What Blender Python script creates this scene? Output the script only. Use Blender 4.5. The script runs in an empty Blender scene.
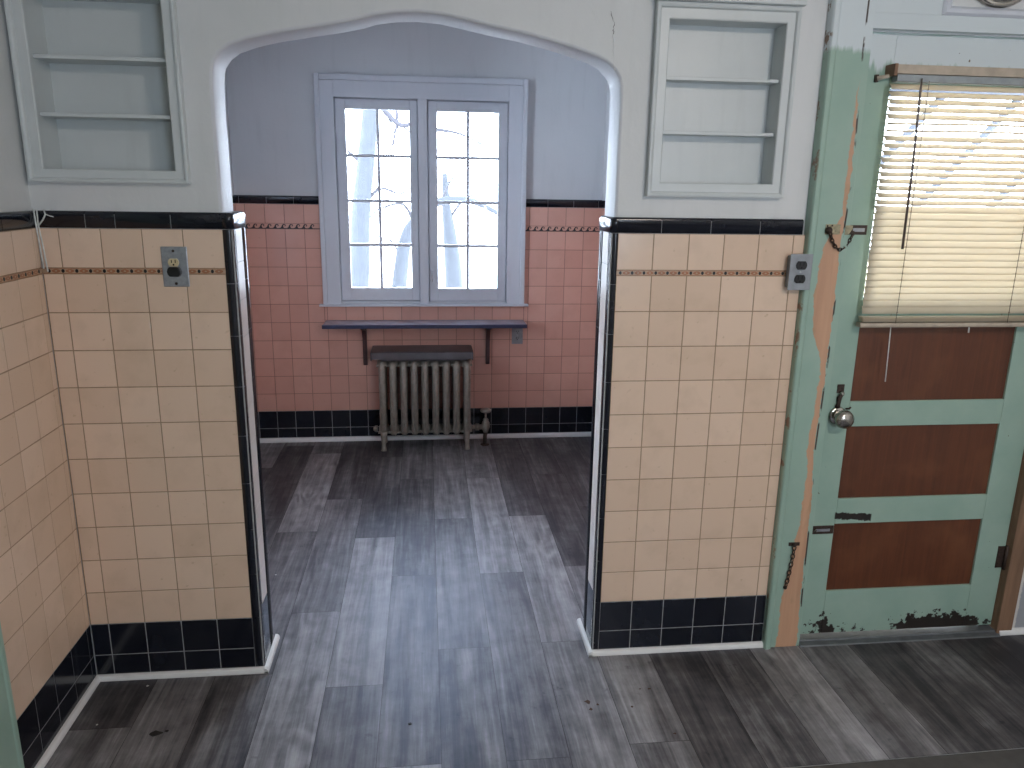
import bpy, math, random
from mathutils import Vector, Matrix
from mathutils.geometry import tessellate_polygon
random.seed(7)
S = bpy.context.scene
COL = S.collection
PI = math.pi

# ------------------------------------------------------------ camera
YAW, PITCH, ROLL = .1127, .2498, .0157
fw = Vector((math.sin(YAW)*math.cos(PITCH), math.cos(YAW)*math.cos(PITCH), -math.sin(PITCH)))
rt = Vector((math.cos(YAW), -math.sin(YAW), 0)); up = rt.cross(fw)
r2 = rt*math.cos(ROLL)+up*math.sin(ROLL); u2 = -rt*math.sin(ROLL)+up*math.cos(ROLL)
cam = bpy.data.cameras.new('camera'); co = bpy.data.objects.new('camera', cam); COL.objects.link(co)
co.matrix_world = Matrix(((r2.x, u2.x, -fw.x, .5646), (r2.y, u2.y, -fw.y, -2.2704), (r2.z, u2.z, -fw.z, 1.5364), (0, 0, 0, 1)))
cam.sensor_fit = 'HORIZONTAL'; cam.sensor_width = 36; cam.lens = 770.73/1024*36; cam.clip_start = .02
S.camera = co

# ------------------------------------------------------------ world, daylight, exposure
SKY = 30.0; ADDED_LAMP = 124.0
w = bpy.data.worlds.new('sky'); S.world = w; w.use_nodes = True
bg = w.node_tree.nodes['Background']
bg.inputs[0].default_value = (.76, .855, 1.0, 1); bg.inputs[1].default_value = SKY
S.view_settings.view_transform = 'Standard'; S.view_settings.look = 'None'
S.view_settings.exposure = 0; S.view_settings.gamma = 1; S.view_settings.use_curve_mapping = False
try:
    S.cycles.max_bounces = 10; S.cycles.diffuse_bounces = 6; S.cycles.glossy_bounces = 4
    S.cycles.transparent_max_bounces = 16; S.cycles.caustics_reflective = False; S.cycles.sample_clamp_indirect = 4
    S.cycles.use_denoising = True
except Exception: pass
def portal(name, loc, direction, sx, sy):
    l = bpy.data.lights.new(name, 'AREA'); l.shape = 'RECTANGLE'; l.size = sx; l.size_y = sy; l.cycles.is_portal = True
    o = bpy.data.objects.new(name, l); COL.objects.link(o); o.location = loc
    o.rotation_euler = Vector(direction).to_track_quat('-Z', 'Z').to_euler(); return o
portal('portal_alcove', (.56, 2.55, 1.44), (0, -1, 0), 1.1, 1.2)
portal('portal_door', (2.21, .16, 1.5), (0, -1, 0), .6, .8)
portal('portal_alcove_side', (-.57, .97, 1.45), (1, 0, 0), .54, 1.1)
portal('portal_kitchen', (-.9, -4.12, 1.55), (0, 1, 0), 1.0, 1.1)

# ------------------------------------------------------------ node materials
def mat(name, col=(.5, .5, .5), rough=.5, metal=0., build=None):
    m = bpy.data.materials.new(name); m.use_nodes = True
    nt = m.node_tree; b = nt.nodes['Principled BSDF']
    b.inputs['Base Color'].default_value = (*col, 1); b.inputs['Roughness'].default_value = rough; b.inputs['Metallic'].default_value = metal
    if build: build(NT(nt), b)
    return m
class NT:
    def __init__(s, nt): s.nt = nt
    def n(s, t, **k):
        x = s.nt.nodes.new(t)
        for a, v in k.items(): setattr(x, a, v)
        return x
    def l(s, a, b): s.nt.links.new(a, b)
    def val(s, x, i, v):
        if hasattr(v, 'is_linked') or isinstance(v, bpy.types.NodeSocket): s.l(v, x.inputs[i])
        else: x.inputs[i].default_value = v
    def math(s, op, a, b=0., c=0., clamp=False):
        x = s.n('ShaderNodeMath', operation=op); x.use_clamp = clamp
        s.val(x, 0, a); s.val(x, 1, b); s.val(x, 2, c); return x.outputs[0]
    def pos(s): return s.n('ShaderNodeTexCoord').outputs['Object']
    def sep(s, v):
        x = s.n('ShaderNodeSeparateXYZ'); s.l(v, x.inputs[0]); return x.outputs
    def comb(s, a, b, c):
        x = s.n('ShaderNodeCombineXYZ'); s.val(x, 0, a); s.val(x, 1, b); s.val(x, 2, c); return x.outputs[0]
    def scale(s, v, sc):
        x = s.n('ShaderNodeVectorMath', operation='MULTIPLY'); s.l(v, x.inputs[0]); x.inputs[1].default_value = sc; return x.outputs[0]
    def noise(s, v, sc, det=4, rough=.55, dist=0.):
        x = s.n('ShaderNodeTexNoise'); s.l(v, x.inputs['Vector']); x.inputs['Scale'].default_value = sc
        x.inputs['Detail'].default_value = det; x.inputs['Roughness'].default_value = rough; x.inputs['Distortion'].default_value = dist
        return x.outputs['Fac']
    def step(s, v, a, b):
        x = s.n('ShaderNodeMapRange'); s.val(x, 0, v); x.inputs[1].default_value = a; x.inputs[2].default_value = b
        x.inputs[3].default_value = 0; x.inputs[4].default_value = 1; return x.outputs[0]
    def mix(s, f, a, b, mode='MIX'):
        x = s.n('ShaderNodeMix', data_type='RGBA', blend_type=mode); s.val(x, 0, f)
        for i, v in ((6, a), (7, b)):
            if isinstance(v, tuple): x.inputs[i].default_value = (*v[:3], 1)
            else: s.l(v, x.inputs[i])
        return x.outputs[2]
    def attr(s, name): return s.n('ShaderNodeAttribute', attribute_name=name).outputs['Fac']
    def bump(s, b, h, strength=.3, dist=.005):
        x = s.n('ShaderNodeBump'); s.l(h, x.inputs['Height']); x.inputs['Strength'].default_value = strength; x.inputs['Distance'].default_value = dist
        s.l(x.outputs[0], b.inputs['Normal'])

def plaster(name, c1, c2, bump=.35):
    def f(N, b):
        p = N.pos(); a = N.noise(p, 3.2, 5); g = N.noise(p, 26, 5, .6); s_ = N.noise(N.scale(p, (9, 9, 1.2)), 2.5, 4)
        col = N.mix(N.step(a, .35, .7), c1, c2)
        col = N.mix(N.math('MULTIPLY', N.step(s_, .55, .8), .25), col, tuple(x*.78 for x in c1))
        N.l(col, b.inputs['Base Color']); N.bump(b, N.math('ADD', N.math('MULTIPLY', a, 2.5), g), bump, .004)
    return mat(name, c1, .55, build=f)
def tilemat(name, c1, c2, stain, rough=.16, amount=.25, tonek=.25):
    def f(N, b):
        p = N.pos(); t = N.attr('tone'); n1 = N.noise(p, 9, 5); n2 = N.noise(p, 45, 3)
        col = N.mix(t, c1, c2)
        col = N.mix(N.math('MULTIPLY', N.step(n1, .5, .8), amount), col, stain)
        col = N.mix(N.math('MULTIPLY', N.step(n2, .66, .76), amount*1.6), col, stain)
        N.l(col, b.inputs['Base Color'])
        r = N.math('ADD', N.math('MULTIPLY', n1, .22), rough-.08); N.l(r, b.inputs['Roughness'])
        N.bump(b, N.noise(p, 14, 2), .12, .002)
    return mat(name, c1, rough, build=f)
def simple(name, c, rough, metal=0., var=.15, sc=30, bump=.1):
    def f(N, b):
        p = N.pos(); n1 = N.noise(p, sc, 4)
        N.l(N.mix(N.step(n1, .3, .75), c, tuple(x*(1-var*2) for x in c)), b.inputs['Base Color'])
        N.bump(b, n1, bump, .001)
    return mat(name, c, rough, metal, build=f)

M = {}
M['plaster'] = plaster('kitchen_plaster', (.61, .625, .62), (.67, .675, .675))
M['plaster_alcove'] = plaster('alcove_plaster', (.60, .612, .635), (.63, .64, .66), .2)
M['ceiling'] = plaster('ceiling_paint', (.70, .72, .72), (.74, .75, .75))
M['white'] = plaster('white_gloss_paint', (.54, .575, .575), (.59, .62, .62), .2)
M['white'].node_tree.nodes['Principled BSDF'].inputs['Roughness'].default_value = .38
M['window_paint'] = plaster('window_paint', (.59, .62, .68), (.63, .65, .70), .15)
M['window_paint'].node_tree.nodes['Principled BSDF'].inputs['Roughness'].default_value = .38
M['trim'] = simple('white_vinyl_trim', (.80, .80, .79), .4, var=.04)
M['cream'] = tilemat('cream_tile', (.68, .505, .375), (.75, .57, .435), (.36, .25, .15))
M['cream_jamb'] = tilemat('pale_jamb_tile', (.78, .70, .66), (.80, .73, .69), (.5, .4, .3))
M['pink'] = tilemat('pink_tile', (.60, .33, .265), (.66, .375, .30), (.42, .22, .17))
M['black'] = tilemat('black_tile', (.006, .007, .012), (.010, .012, .019), (.035, .035, .04), .10, .3)
M['grout'] = simple('tan_grout', (.37, .26, .17), .9, sc=60)
M['grout_pink'] = simple('pink_grout', (.25, .13, .11), .9, sc=60)
M['grout_light'] = simple('grey_grout', (.36, .36, .36), .9, sc=60)
M['band'] = simple('band_ground', (.52, .36, .24), .3)
M['orange'] = simple('band_lozenge', (.42, .17, .08), .3)
M['ink'] = simple('band_ink', (.01, .01, .012), .3)
M['steel'] = simple('brushed_steel', (.42, .44, .47), .42, .75, sc=80)
M['greyplate'] = simple('grey_painted_plate', (.30, .32, .34), .45, .2)
M['ivory'] = simple('ivory_plastic', (.72, .60, .36), .4)
M['blackplastic'] = simple('black_plastic', (.012, .012, .013), .3)
M['dark'] = simple('dark_void', (.01, .01, .01), .9)
M['chrome'] = simple('worn_chrome', (.60, .56, .50), .2, 1., sc=60, var=.2)
M['rust'] = simple('rusty_iron', (.07, .045, .035), .6, .4, sc=120, var=.3, bump=.5)
M['brass'] = simple('aged_brass', (.45, .40, .26), .4, .7, sc=90, var=.3)
M['cordwhite'] = simple('painted_cord', (.75, .77, .74), .5, sc=60)
M['radiator'] = simple('radiator_paint', (.33, .30, .255), .42, .25, sc=40, var=.2, bump=.3)
M['cover'] = simple('dark_sheet_metal', (.075, .062, .068), .38, .3, sc=14, var=.2)
M['shelfblue'] = simple('blue_grey_laminate', (.26, .285, .36), .25, sc=12, var=.15)
M['shelfedge'] = simple('navy_edge', (.022, .028, .075), .35)
M['bracket'] = simple('brown_bracket', (.07, .03, .03), .5)
M['barewood'] = None
M['threshold'] = simple('aluminium_threshold', (.16, .17, .18), .45, .5)
M['strip_dark'] = simple('dark_vinyl_strip', (.075, .070, .066), .55)
M['bark'] = simple('dark_bark', (.024, .027, .033), .9, sc=12, var=.15)
M['twig'] = simple('twig_bark', (.022, .020, .025), .9)
M['snow'] = simple('pale_ground', (.80, .80, .80), .9, sc=2, var=.04)
M['porchwood'] = simple('porch_wood', (.022, .025, .034), .8)
M['siding'] = simple('pale_siding', (.72, .60, .42), .8, sc=3, var=.05)
M['flake'] = simple('dark_flake', (.012, .011, .010), .8)
M['flakewhite'] = simple('white_flake', (.7, .7, .7), .8)
M['flakebrown'] = simple('brown_crumb', (.07, .035, .02), .8)
M['crackdark'] = simple('plaster_crack', (.26, .27, .25), .9)

def glassmat():
    m = bpy.data.materials.new('window_glass'); m.use_nodes = True; nt = m.node_tree; N = NT(nt)
    nt.nodes.remove(nt.nodes['Principled BSDF']); out = nt.nodes['Material Output']
    t = N.n('ShaderNodeBsdfTransparent'); t.inputs[0].default_value = (.94, .96, .97, 1)
    g = N.n('ShaderNodeBsdfGlossy'); g.inputs['Roughness'].default_value = .03
    fr = N.n('ShaderNodeFresnel'); fr.inputs[0].default_value = 1.45
    x = N.n('ShaderNodeMixShader'); N.l(N.math('MULTIPLY', fr.outputs[0], .8), x.inputs[0]); N.l(t.outputs[0], x.inputs[1]); N.l(g.outputs[0], x.inputs[2]); N.l(x.outputs[0], out.inputs[0])
    return m
M['glass'] = glassmat()
def glow(N, b): b.inputs['Emission Color'].default_value = (1, .87, .76, 1); b.inputs['Emission Strength'].default_value = ADDED_LAMP
M['addedlampglass'] = mat('added_lamp_opal_glass', (.9, .9, .88), .3, build=glow)  # glowing glass of the unseen kitchen lamp, added for its light
def slatmat():
    def f(N, b):
        nt = N.nt; out = nt.nodes['Material Output']
        p = N.pos(); n1 = N.noise(p, 12, 4)
        col = N.mix(n1, (.80, .72, .60), (.74, .66, .54)); N.l(col, b.inputs['Base Color'])
        t = N.n('ShaderNodeBsdfTranslucent'); N.l(N.mix(n1, (.88, .80, .66), (.82, .73, .58)), t.inputs[0])
        x = N.n('ShaderNodeMixShader'); x.inputs[0].default_value = .5
        N.l(b.outputs[0], x.inputs[1]); N.l(t.outputs[0], x.inputs[2]); N.l(x.outputs[0], out.inputs[0])
    return mat('blind_slat', (.75, .62, .45), .4, build=f)
M['slat'] = slatmat()
M['rail'] = simple('blind_rail_metal', (.50, .42, .33), .4, .1)
M['railgrey'] = simple('blind_rail_grey', (.34, .37, .38), .4, .2)
M['wand'] = simple('smoky_plastic_wand', (.12, .09, .08), .3)
M['thread'] = simple('blind_thread', (.22, .17, .11), .8)

# floor: grey vinyl planks. face attributes: tone (lightness), seed (grain offset), knot
def floormat():
    def f(N, b):
        p = N.pos(); x, y, z = N.sep(p); seed = N.attr('seed'); tone = N.attr('tone'); knot = N.attr('knot')
        v = N.comb(N.math('ADD', x, N.math('MULTIPLY', seed, 13.)), N.math('ADD', y, N.math('MULTIPLY', seed, 37.)), seed)
        g1 = N.noise(N.scale(v, (34, 2.2, 1)), 1., 6, .65, .6)
        g2 = N.noise(N.scale(v, (130, 5, 1)), 1., 4, .6)
        big = N.noise(N.scale(v, (15, 1.1, 1)), 1., 4, .55, .9)
        kn = N.noise(N.scale(v, (5.5, 1.5, 1)), 1., 2, .45, .3)
        rings = N.math('MULTIPLY_ADD', N.math('SINE', N.math('MULTIPLY', kn, 62.)), .5, .5)
        kmask = N.math('MULTIPLY', N.step(N.math('ABSOLUTE', N.math('SUBTRACT', N.noise(N.scale(v, (4.5, 2.2, 1)), 1., 1), .60)), .09, .02), knot)
        mott = N.noise(v, 13, 5, .65); spot = N.noise(v, 24, 3, .6)
        L = N.math('MULTIPLY_ADD', N.math('SUBTRACT', g1, .5), .75, tone)
        L = N.math('MULTIPLY_ADD', N.math('SUBTRACT', g2, .5), .42, L)
        L = N.math('MULTIPLY_ADD', N.math('SUBTRACT', big, .5), .95, L)
        L = N.math('MULTIPLY_ADD', N.math('SUBTRACT', mott, .5), .55, L)
        L = N.math('SUBTRACT', L, N.math('MULTIPLY', N.step(spot, .66, .76), .16))
        L = N.math('SUBTRACT', L, N.math('MULTIPLY', N.math('MULTIPLY', rings, kmask), .26))
        L = N.math('MULTIPLY_ADD', kmask, .09, L)
        r = N.n('ShaderNodeValToRGB'); N.l(L, r.inputs[0]); e = r.color_ramp.elements
        e[0].position = 0; e[0].color = (.035, .031, .030, 1); e[1].position = 1; e[1].color = (.46, .45, .46, 1)
        a = e.new(.25); a.color = (.090, .083, .082, 1); c = e.new(.5); c.color = (.19, .182, .183, 1)
        N.l(r.outputs[0], b.inputs['Base Color'])
        N.l(N.math('MULTIPLY_ADD', g1, .22, .36), b.inputs['Roughness']); b.inputs['Specular IOR Level'].default_value = .36; b.inputs['Specular Tint'].default_value = (.32, .54, 1, 1)  # blue of the window's reflection is put into the specular tint
        N.bump(b, g2, .15, .001)
    return mat('grey_plank_vinyl', (.1, .1, .1), .4, build=f)
M['floor'] = floormat()
M['seam'] = mat('plank_seam', (.012, .011, .011), .8)

# green paint with white overpaint near the top, stripped bare wood, chips down to dark wood
def wood_color(N, p, c1, c2):
    g = N.noise(N.scale(p, (40, 40, 2.5)), 1., 5, .6, .4); return N.mix(N.step(g, .3, .7), c1, c2)
def curve(N, v, pts, lo, hi):
    """piecewise linear z -> x (metres), through a colour ramp"""
    r = N.n('ShaderNodeValToRGB'); N.l(v, r.inputs[0]); e = r.color_ramp.elements
    pts = sorted(pts)
    for i, (q, x) in enumerate(pts):
        el = e[i] if i < 2 else e.new(q)
        el.position = q; k = (x-lo)/(hi-lo); el.color = (k, k, k, 1)
    for i, (q, x) in enumerate(pts): pass
    return N.math('MULTIPLY_ADD', r.outputs[0], hi-lo, lo)
def greenmat(kind):
    def f(N, b):
        p = N.pos(); x, y, z = N.sep(p)
        n = N.noise(p, 8, 4); fine = N.noise(p, 38, 5, .65); mid = N.noise(p, 20, 4, .6)
        gr = N.mix(N.step(n, .3, .7), (.265, .39, .32), (.32, .44, .365))
        streak = N.noise(N.scale(p, (60, 60, 3)), 1., 3)
        wl = N.step(N.math('ADD', z, N.math('MULTIPLY', N.math('SUBTRACT', streak, .5), .09)), 1.885, 1.905)
        if kind == 'casing': wl = N.step(N.math('ADD', z, N.math('MULTIPLY', N.math('SUBTRACT', streak, .5), .05)), 1.925, 1.94)
        if kind == 'plain': wl = N.math('MULTIPLY', z, 0.)
        col = N.mix(wl, gr, (.60, .66, .68))
        if kind == 'casing':
            zz = N.math('MULTIPLY', z, .5)
            wob = N.math('MULTIPLY_ADD', N.math('SUBTRACT', fine, .5), .020, N.math('MULTIPLY', N.math('SUBTRACT', N.noise(p, 12, 3), .5), .018))
            xa = N.math('ADD', x, wob)
            L = [(0, 1.757), (.08, 1.757), (.127, 1.765), (.158, 1.781), (.205, 1.781), (.228, 1.792), (.275, 1.794), (.32, 1.80), (.36, 1.79), (.45, 1.80), (.487, 1.80), (.524, 1.792), (.55, 1.764), (.61, 1.752), (.645, 1.758), (.686, 1.763), (.715, 1.79), (.735, 1.814), (.79, 1.811), (.88, 1.812), (.93, 1.818), (.965, 1.835)]
            L = [(q, v) for i, (q, v) in enumerate(L)]
            # two ramps overlap because one ramp holds at most 32 stops
            left = curve(N, zz, L, 1.74, 1.84)
            R_ = [(0, 1.833), (.15, 1.826), (.22, 1.825), (.3, 1.824), (.356, 1.813), (.45, 1.818), (.52, 1.821), (.7, 1.821), (.78, 1.829), (.88, 1.822), (.965, 1.815)]
            right = curve(N, zz, R_, 1.74, 1.84)
            m = N.math('MULTIPLY', N.step(N.math('SUBTRACT', xa, left), 0, .002), N.step(N.math('SUBTRACT', right, xa), -.001, .001))
            wood = wood_color(N, p, (.56, .33, .205), (.46, .26, .16))
            wood = N.mix(N.step(N.noise(N.scale(p, (14, 14, 5)), 1, 3), .58, .72), wood, (.33, .24, .13))
            col = N.mix(m, col, wood)
            dk = N.math('MULTIPLY', N.math('MULTIPLY', N.step(N.math('SUBTRACT', x, right), .0, .001), N.step(N.math('SUBTRACT', x, right), .007, .005)), N.math('MULTIPLY', N.step(x, 1.848, 1.846), N.step(N.noise(N.scale(p, (22, 22, 9)), 1, 4), .49, .53)))
            col = N.mix(dk, col, (.035, .025, .02))
            edge = N.math('MULTIPLY', N.step(x, 1.718, 1.712), N.step(mid, .56, .62)); col = N.mix(edge, col, (.22, .14, .09))
        if kind == 'door':
            # chips: dense at the foot of the door, a few at the latch edge
            foot = N.step(z, .13, .0)
            c1 = N.math('MULTIPLY', N.step(N.math('SUBTRACT', x, 2.18), 0, .1), N.math('MULTIPLY', N.step(N.math('SUBTRACT', 2.56, x), 0, .1), N.step(z, .115, .03)))
            c2 = N.math('MULTIPLY', N.step(N.math('ABSOLUTE', N.math('SUBTRACT', x, 1.955)), .05, 0.), N.step(z, .24, .04))
            c3 = N.step(N.math('ABSOLUTE', N.math('SUBTRACT', x, 1.852)), .008, .0)
            fld = N.math('MULTIPLY_ADD', foot, .30, N.math('MULTIPLY', c1, .42))
            fld = N.math('MULTIPLY_ADD', c2, .26, fld); fld = N.math('MULTIPLY_ADD', c3, .16, fld)
            m = N.step(N.math('ADD', fld, fine), .78, .80)
            # long flake on the lower lock rail
            a1 = N.step(N.math('ABSOLUTE', N.math('SUBTRACT', x, 2.0)), .068, .064)
            a2 = N.step(N.math('ABSOLUTE', N.math('ADD', N.math('SUBTRACT', z, .468), N.math('ADD', N.math('MULTIPLY', N.math('SUBTRACT', x, 2.0), .08), N.math('MULTIPLY', N.math('SUBTRACT', fine, .5), .03)))), .014, .011)
            m = N.math('MAXIMUM', m, N.math('MULTIPLY', a1, a2))
            col = N.mix(m, col, (.022, .017, .014))
            sp = N.step(N.noise(p, 55, 2), .745, .76); col = N.mix(sp, col, (.12, .10, .07))
            N.bump(b, N.math('SUBTRACT', N.math('MULTIPLY', fine, .4), m), .4, .002)
        else: N.bump(b, N.math('ADD', n, N.math('MULTIPLY', fine, .4)), .3, .003)
        N.l(col, b.inputs['Base Color'])
    return mat('green_paint_'+kind, (.33, .48, .38), .42, build=f)
M['green_casing'] = greenmat('casing'); M['green_door'] = greenmat('door'); M['green'] = greenmat('plain')
def brown(N, b):
    p = N.pos(); g = N.noise(N.scale(p, (50, 50, 3)), 1., 6, .65, .5); n = N.noise(p, 6, 3)
    col = N.mix(N.step(g, .3, .75), (.125, .040, .016), (.07, .021, .009)); col = N.mix(N.step(n, .5, .8), col, (.16, .06, .025))
    N.l(col, b.inputs['Base Color']); N.bump(b, g, .15, .001)
M['brown'] = mat('brown_wood_panel', (.14, .045, .02), .42, build=brown)
def bare(N, b):
    p = N.pos(); N.l(wood_color(N, p, (.26, .15, .09), (.15, .085, .05)), b.inputs['Base Color'])
M['barewood'] = mat('bare_weathered_wood', (.2, .12, .07), .7, build=bare)
def ragged(N, b):
    p = N.pos(); x, y, z = N.sep(p); n = N.noise(p, 22, 5, .65)
    m = N.step(N.math('MULTIPLY_ADD', N.math('SUBTRACT', n, .5), .03, x), 2.664, 2.667)
    N.l(N.mix(m, (.62, .60, .56), (.33, .34, .36)), b.inputs['Base Color'])
M['ragged'] = mat('grey_wall_ragged_edge', (.4, .4, .4), .7, build=ragged)

# ------------------------------------------------------------ mesh helpers
class MB:
    def __init__(s): s.v = []; s.f = []; s.mi = []; s.t = []; s.sm = []; s.seed = []; s.kn = []; s.mats = []
    def m(s, k):
        if k not in s.mats: s.mats.append(k)
        return s.mats.index(k)
    def face(s, idx, k, tone=0., smooth=False, seed=0., kn=0.):
        s.f.append(tuple(idx)); s.mi.append(s.m(k)); s.t.append(tone); s.sm.append(smooth); s.seed.append(seed); s.kn.append(kn)
    def add(s, verts, faces, k, tone=0., smooth=False, **kw):
        b = len(s.v); s.v += [tuple(v) for v in verts]
        for f in faces: s.face([b+i for i in f], k, tone, smooth, **kw)
        return s
    def box(s, x0, x1, y0, y1, z0, z1, k, tone=0., **kw):
        x0, x1 = sorted((x0, x1)); y0, y1 = sorted((y0, y1)); z0, z1 = sorted((z0, z1))
        return s.add([(x0,y0,z0),(x1,y0,z0),(x1,y1,z0),(x0,y1,z0),(x0,y0,z1),(x1,y0,z1),(x1,y1,z1),(x0,y1,z1)],
                     [(0,3,2,1),(4,5,6,7),(0,1,5,4),(1,2,6,5),(2,3,7,6),(3,0,4,7)], k, tone, **kw)
    def tube(s, pts, r, k, n=8, caps=True, sy=1.):
        pts = [Vector(p) for p in pts]; rs = r if isinstance(r, (list, tuple)) else [r]*len(pts)
        b = len(s.v); prev = None
        for i, p in enumerate(pts):
            d = (pts[min(i+1, len(pts)-1)]-pts[max(i-1, 0)]).normalized()
            if prev is None:
                a = Vector((1, 0, 0)) if abs(d.x) < .9 else Vector((0, 0, 1))
                a = (a-d*a.dot(d)).normalized()
            else: a = (prev-d*prev.dot(d)).normalized()
            prev = a; c = d.cross(a)
            for j in range(n):
                t = 2*PI*j/n; s.v.append(tuple(p+a*math.cos(t)*rs[i]+c*math.sin(t)*rs[i]*sy))
        for i in range(len(pts)-1):
            for j in range(n):
                s.face((b+i*n+j, b+i*n+(j+1) % n, b+(i+1)*n+(j+1) % n, b+(i+1)*n+j), k, 0, True)
        if caps:
            s.face([b+j for j in range(n)][::-1], k); s.face([b+(len(pts)-1)*n+j for j in range(n)], k)
        return s
    def lathe(s, prof, o, axis, k, n=24):
        """prof: (distance along axis, radius)"""
        ax = Vector(axis).normalized(); a = Vector((0, 0, 1)) if abs(ax.z) < .9 else Vector((1, 0, 0))
        a = (a-ax*a.dot(ax)).normalized(); c = ax.cross(a); o = Vector(o); b = len(s.v)
        for h, r in prof:
            for j in range(n):
                t = 2*PI*j/n; s.v.append(tuple(o+ax*h+(a*math.cos(t)+c*math.sin(t))*max(r, 1e-5)))
        for i in range(len(prof)-1):
            for j in range(n): s.face((b+i*n+j, b+i*n+(j+1) % n, b+(i+1)*n+(j+1) % n, b+(i+1)*n+j), k, 0, True)
        s.face([b+j for j in range(n)][::-1], k); s.face([b+(len(prof)-1)*n+j for j in range(n)], k)
        return s
    def prism(s, poly, plane, d0, d1, k, smooth=False, tone=0.):
        """poly of 2-D points extruded. plane 'xz' (along y), 'yz' (along x), 'xy' (along z)"""
        def P(a, b, d): return {'xz': (a, d, b), 'yz': (d, a, b), 'xy': (a, b, d)}[plane]
        n = len(poly); b = len(s.v)
        s.v += [P(a, c, d0) for a, c in poly]+[P(a, c, d1) for a, c in poly]
        s.face(list(range(b, b+n)), k, tone); s.face(list(range(b+n, b+2*n))[::-1], k, tone)
        if smooth:      # keep the flat ends out of the smooth normals
            b = len(s.v); s.v += [P(a, c, d0) for a, c in poly]+[P(a, c, d1) for a, c in poly]
        for i in range(n): s.face((b+i, b+n+i, b+n+(i+1) % n, b+(i+1) % n), k, tone, smooth)
        return s
    def build(s, name, parent=None, bevel=0., seg=2, recalc=True, origin=None):
        me = bpy.data.meshes.new(name)
        o3 = Vector(origin) if origin else Vector((0, 0, 0))
        if parent is not None:
            pw = Vector(parent.get('_o', (0, 0, 0)))
        else: pw = Vector((0, 0, 0))
        me.from_pydata([tuple(Vector(v)-o3) for v in s.v], [], s.f)
        for k in s.mats: me.materials.append(M[k])
        me.polygons.foreach_set('material_index', s.mi); me.polygons.foreach_set('use_smooth', s.sm)
        for nm, arr in (('tone', s.t), ('seed', s.seed), ('knot', s.kn)):
            a = me.attributes.new(nm, 'FLOAT', 'FACE'); a.data.foreach_set('value', arr)
        if recalc:
            import bmesh
            bm = bmesh.new(); bm.from_mesh(me); bmesh.ops.recalc_face_normals(bm, faces=bm.faces); bm.to_mesh(me); bm.free()
        me.update()
        o = bpy.data.objects.new(name, me); COL.objects.link(o); o.location = o3
        if parent is not None:
            o.parent = parent; o.matrix_parent_inverse = Matrix.Identity(4)
            o.location = o3-Vector(world_loc(parent))
        if bevel > 0:
            b = o.modifiers.new('bevel', 'BEVEL'); b.width = bevel; b.segments = seg; b.limit_method = 'ANGLE'; b.angle_limit = math.radians(50)
        return o
def world_loc(o):
    v = Vector(o.location)
    while o.parent: o = o.parent; v += Vector(o.location)
    return v
def tag(o, label=None, cat=None, group=None, kind=None):
    if label: o['label'] = label
    if cat: o['category'] = cat
    if group: o['group'] = group
    if kind: o['kind'] = kind
    return o
def thing(name, loc, label, cat, group=None):
    o = bpy.data.objects.new(name, None); o.empty_display_size = .05; COL.objects.link(o); o.location = loc
    return tag(o, label, cat, group)
def struct(o, label=None): return tag(o, label, kind='structure')
def copy_tree(o, parent=None):
    c = o.copy(); COL.objects.link(c)
    if parent is not None: c.parent = parent
    for ch in o.children: copy_tree(ch, c)
    return c

# ------------------------------------------------------------ dimensions
P_ = .109                 # tile pitch
ZB = .195                 # top of black base
ZBAND0 = ZB+10*P_; ZBAND1 = ZBAND0+.016; ZC = ZBAND1+P_; ZT = ZC+.046
YP = .012                 # plaster face of the partition (tiles stand proud to y = 0)
XL, XR = -.49, 3.05       # kitchen side walls
YB = -4.1                 # kitchen back wall
YF = 2.357                # far tile face
H = 2.46
W3 = 1.24                 # far edge of the added alcove side window (near edge at .70)
AX0, AX1 = -.51, 1.612    # alcove side walls

FB1 = ZBAND0+.031; FC = FB1+P_; FT = FC+.046   # the alcove band is taller

# ------------------------------------------------------------ floor
mb = MB()
pw = .1785; pl = 1.07; x00 = .055
cuts = {-3: (1.9, {0: .50, -1: .22, -2: .16}), -2: (1.2, {0: .16, -1: .24, -2: .36, -3: .2}), -1: (1.05, {1: .3, 0: .52, -1: .32, -2: .26}),
        0: (1.42, {0: .18, -1: .40, -2: .56, -3: .3}), 1: (.965, {1: .2, 0: .24, -1: .60, -2: .40}), 2: (.6, {1: .38, 0: .30, -1: .36, -2: .55}),
        3: (1.142, {0: .46, -1: .38, -2: .32}), 4: (.594, {1: .45, 0: .58, -1: .36, -2: .30}), 5: (1.153, {0: .22, -1: .60, -2: .46}),
        6: (.629, {1: .22, 0: .20, -1: .50, -2: .40}), 7: (-.9, {0: .17}), 8: (-.75, {0: .26}), 9: (-1.0, {0: .55}), 10: (-.85, {0: .36}),
        11: (-.95, {0: .14}), 12: (-.8, {0: .17}), 13: (-.9, {0: .10}), 14: (-.7, {0: .15})}
knots = {(0, -2): 1., (-1, 0): 1., (5, -1): 1., (9, 0): 1., (4, 0): .5, (1, -1): .4, (3, 0): .6}
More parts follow.
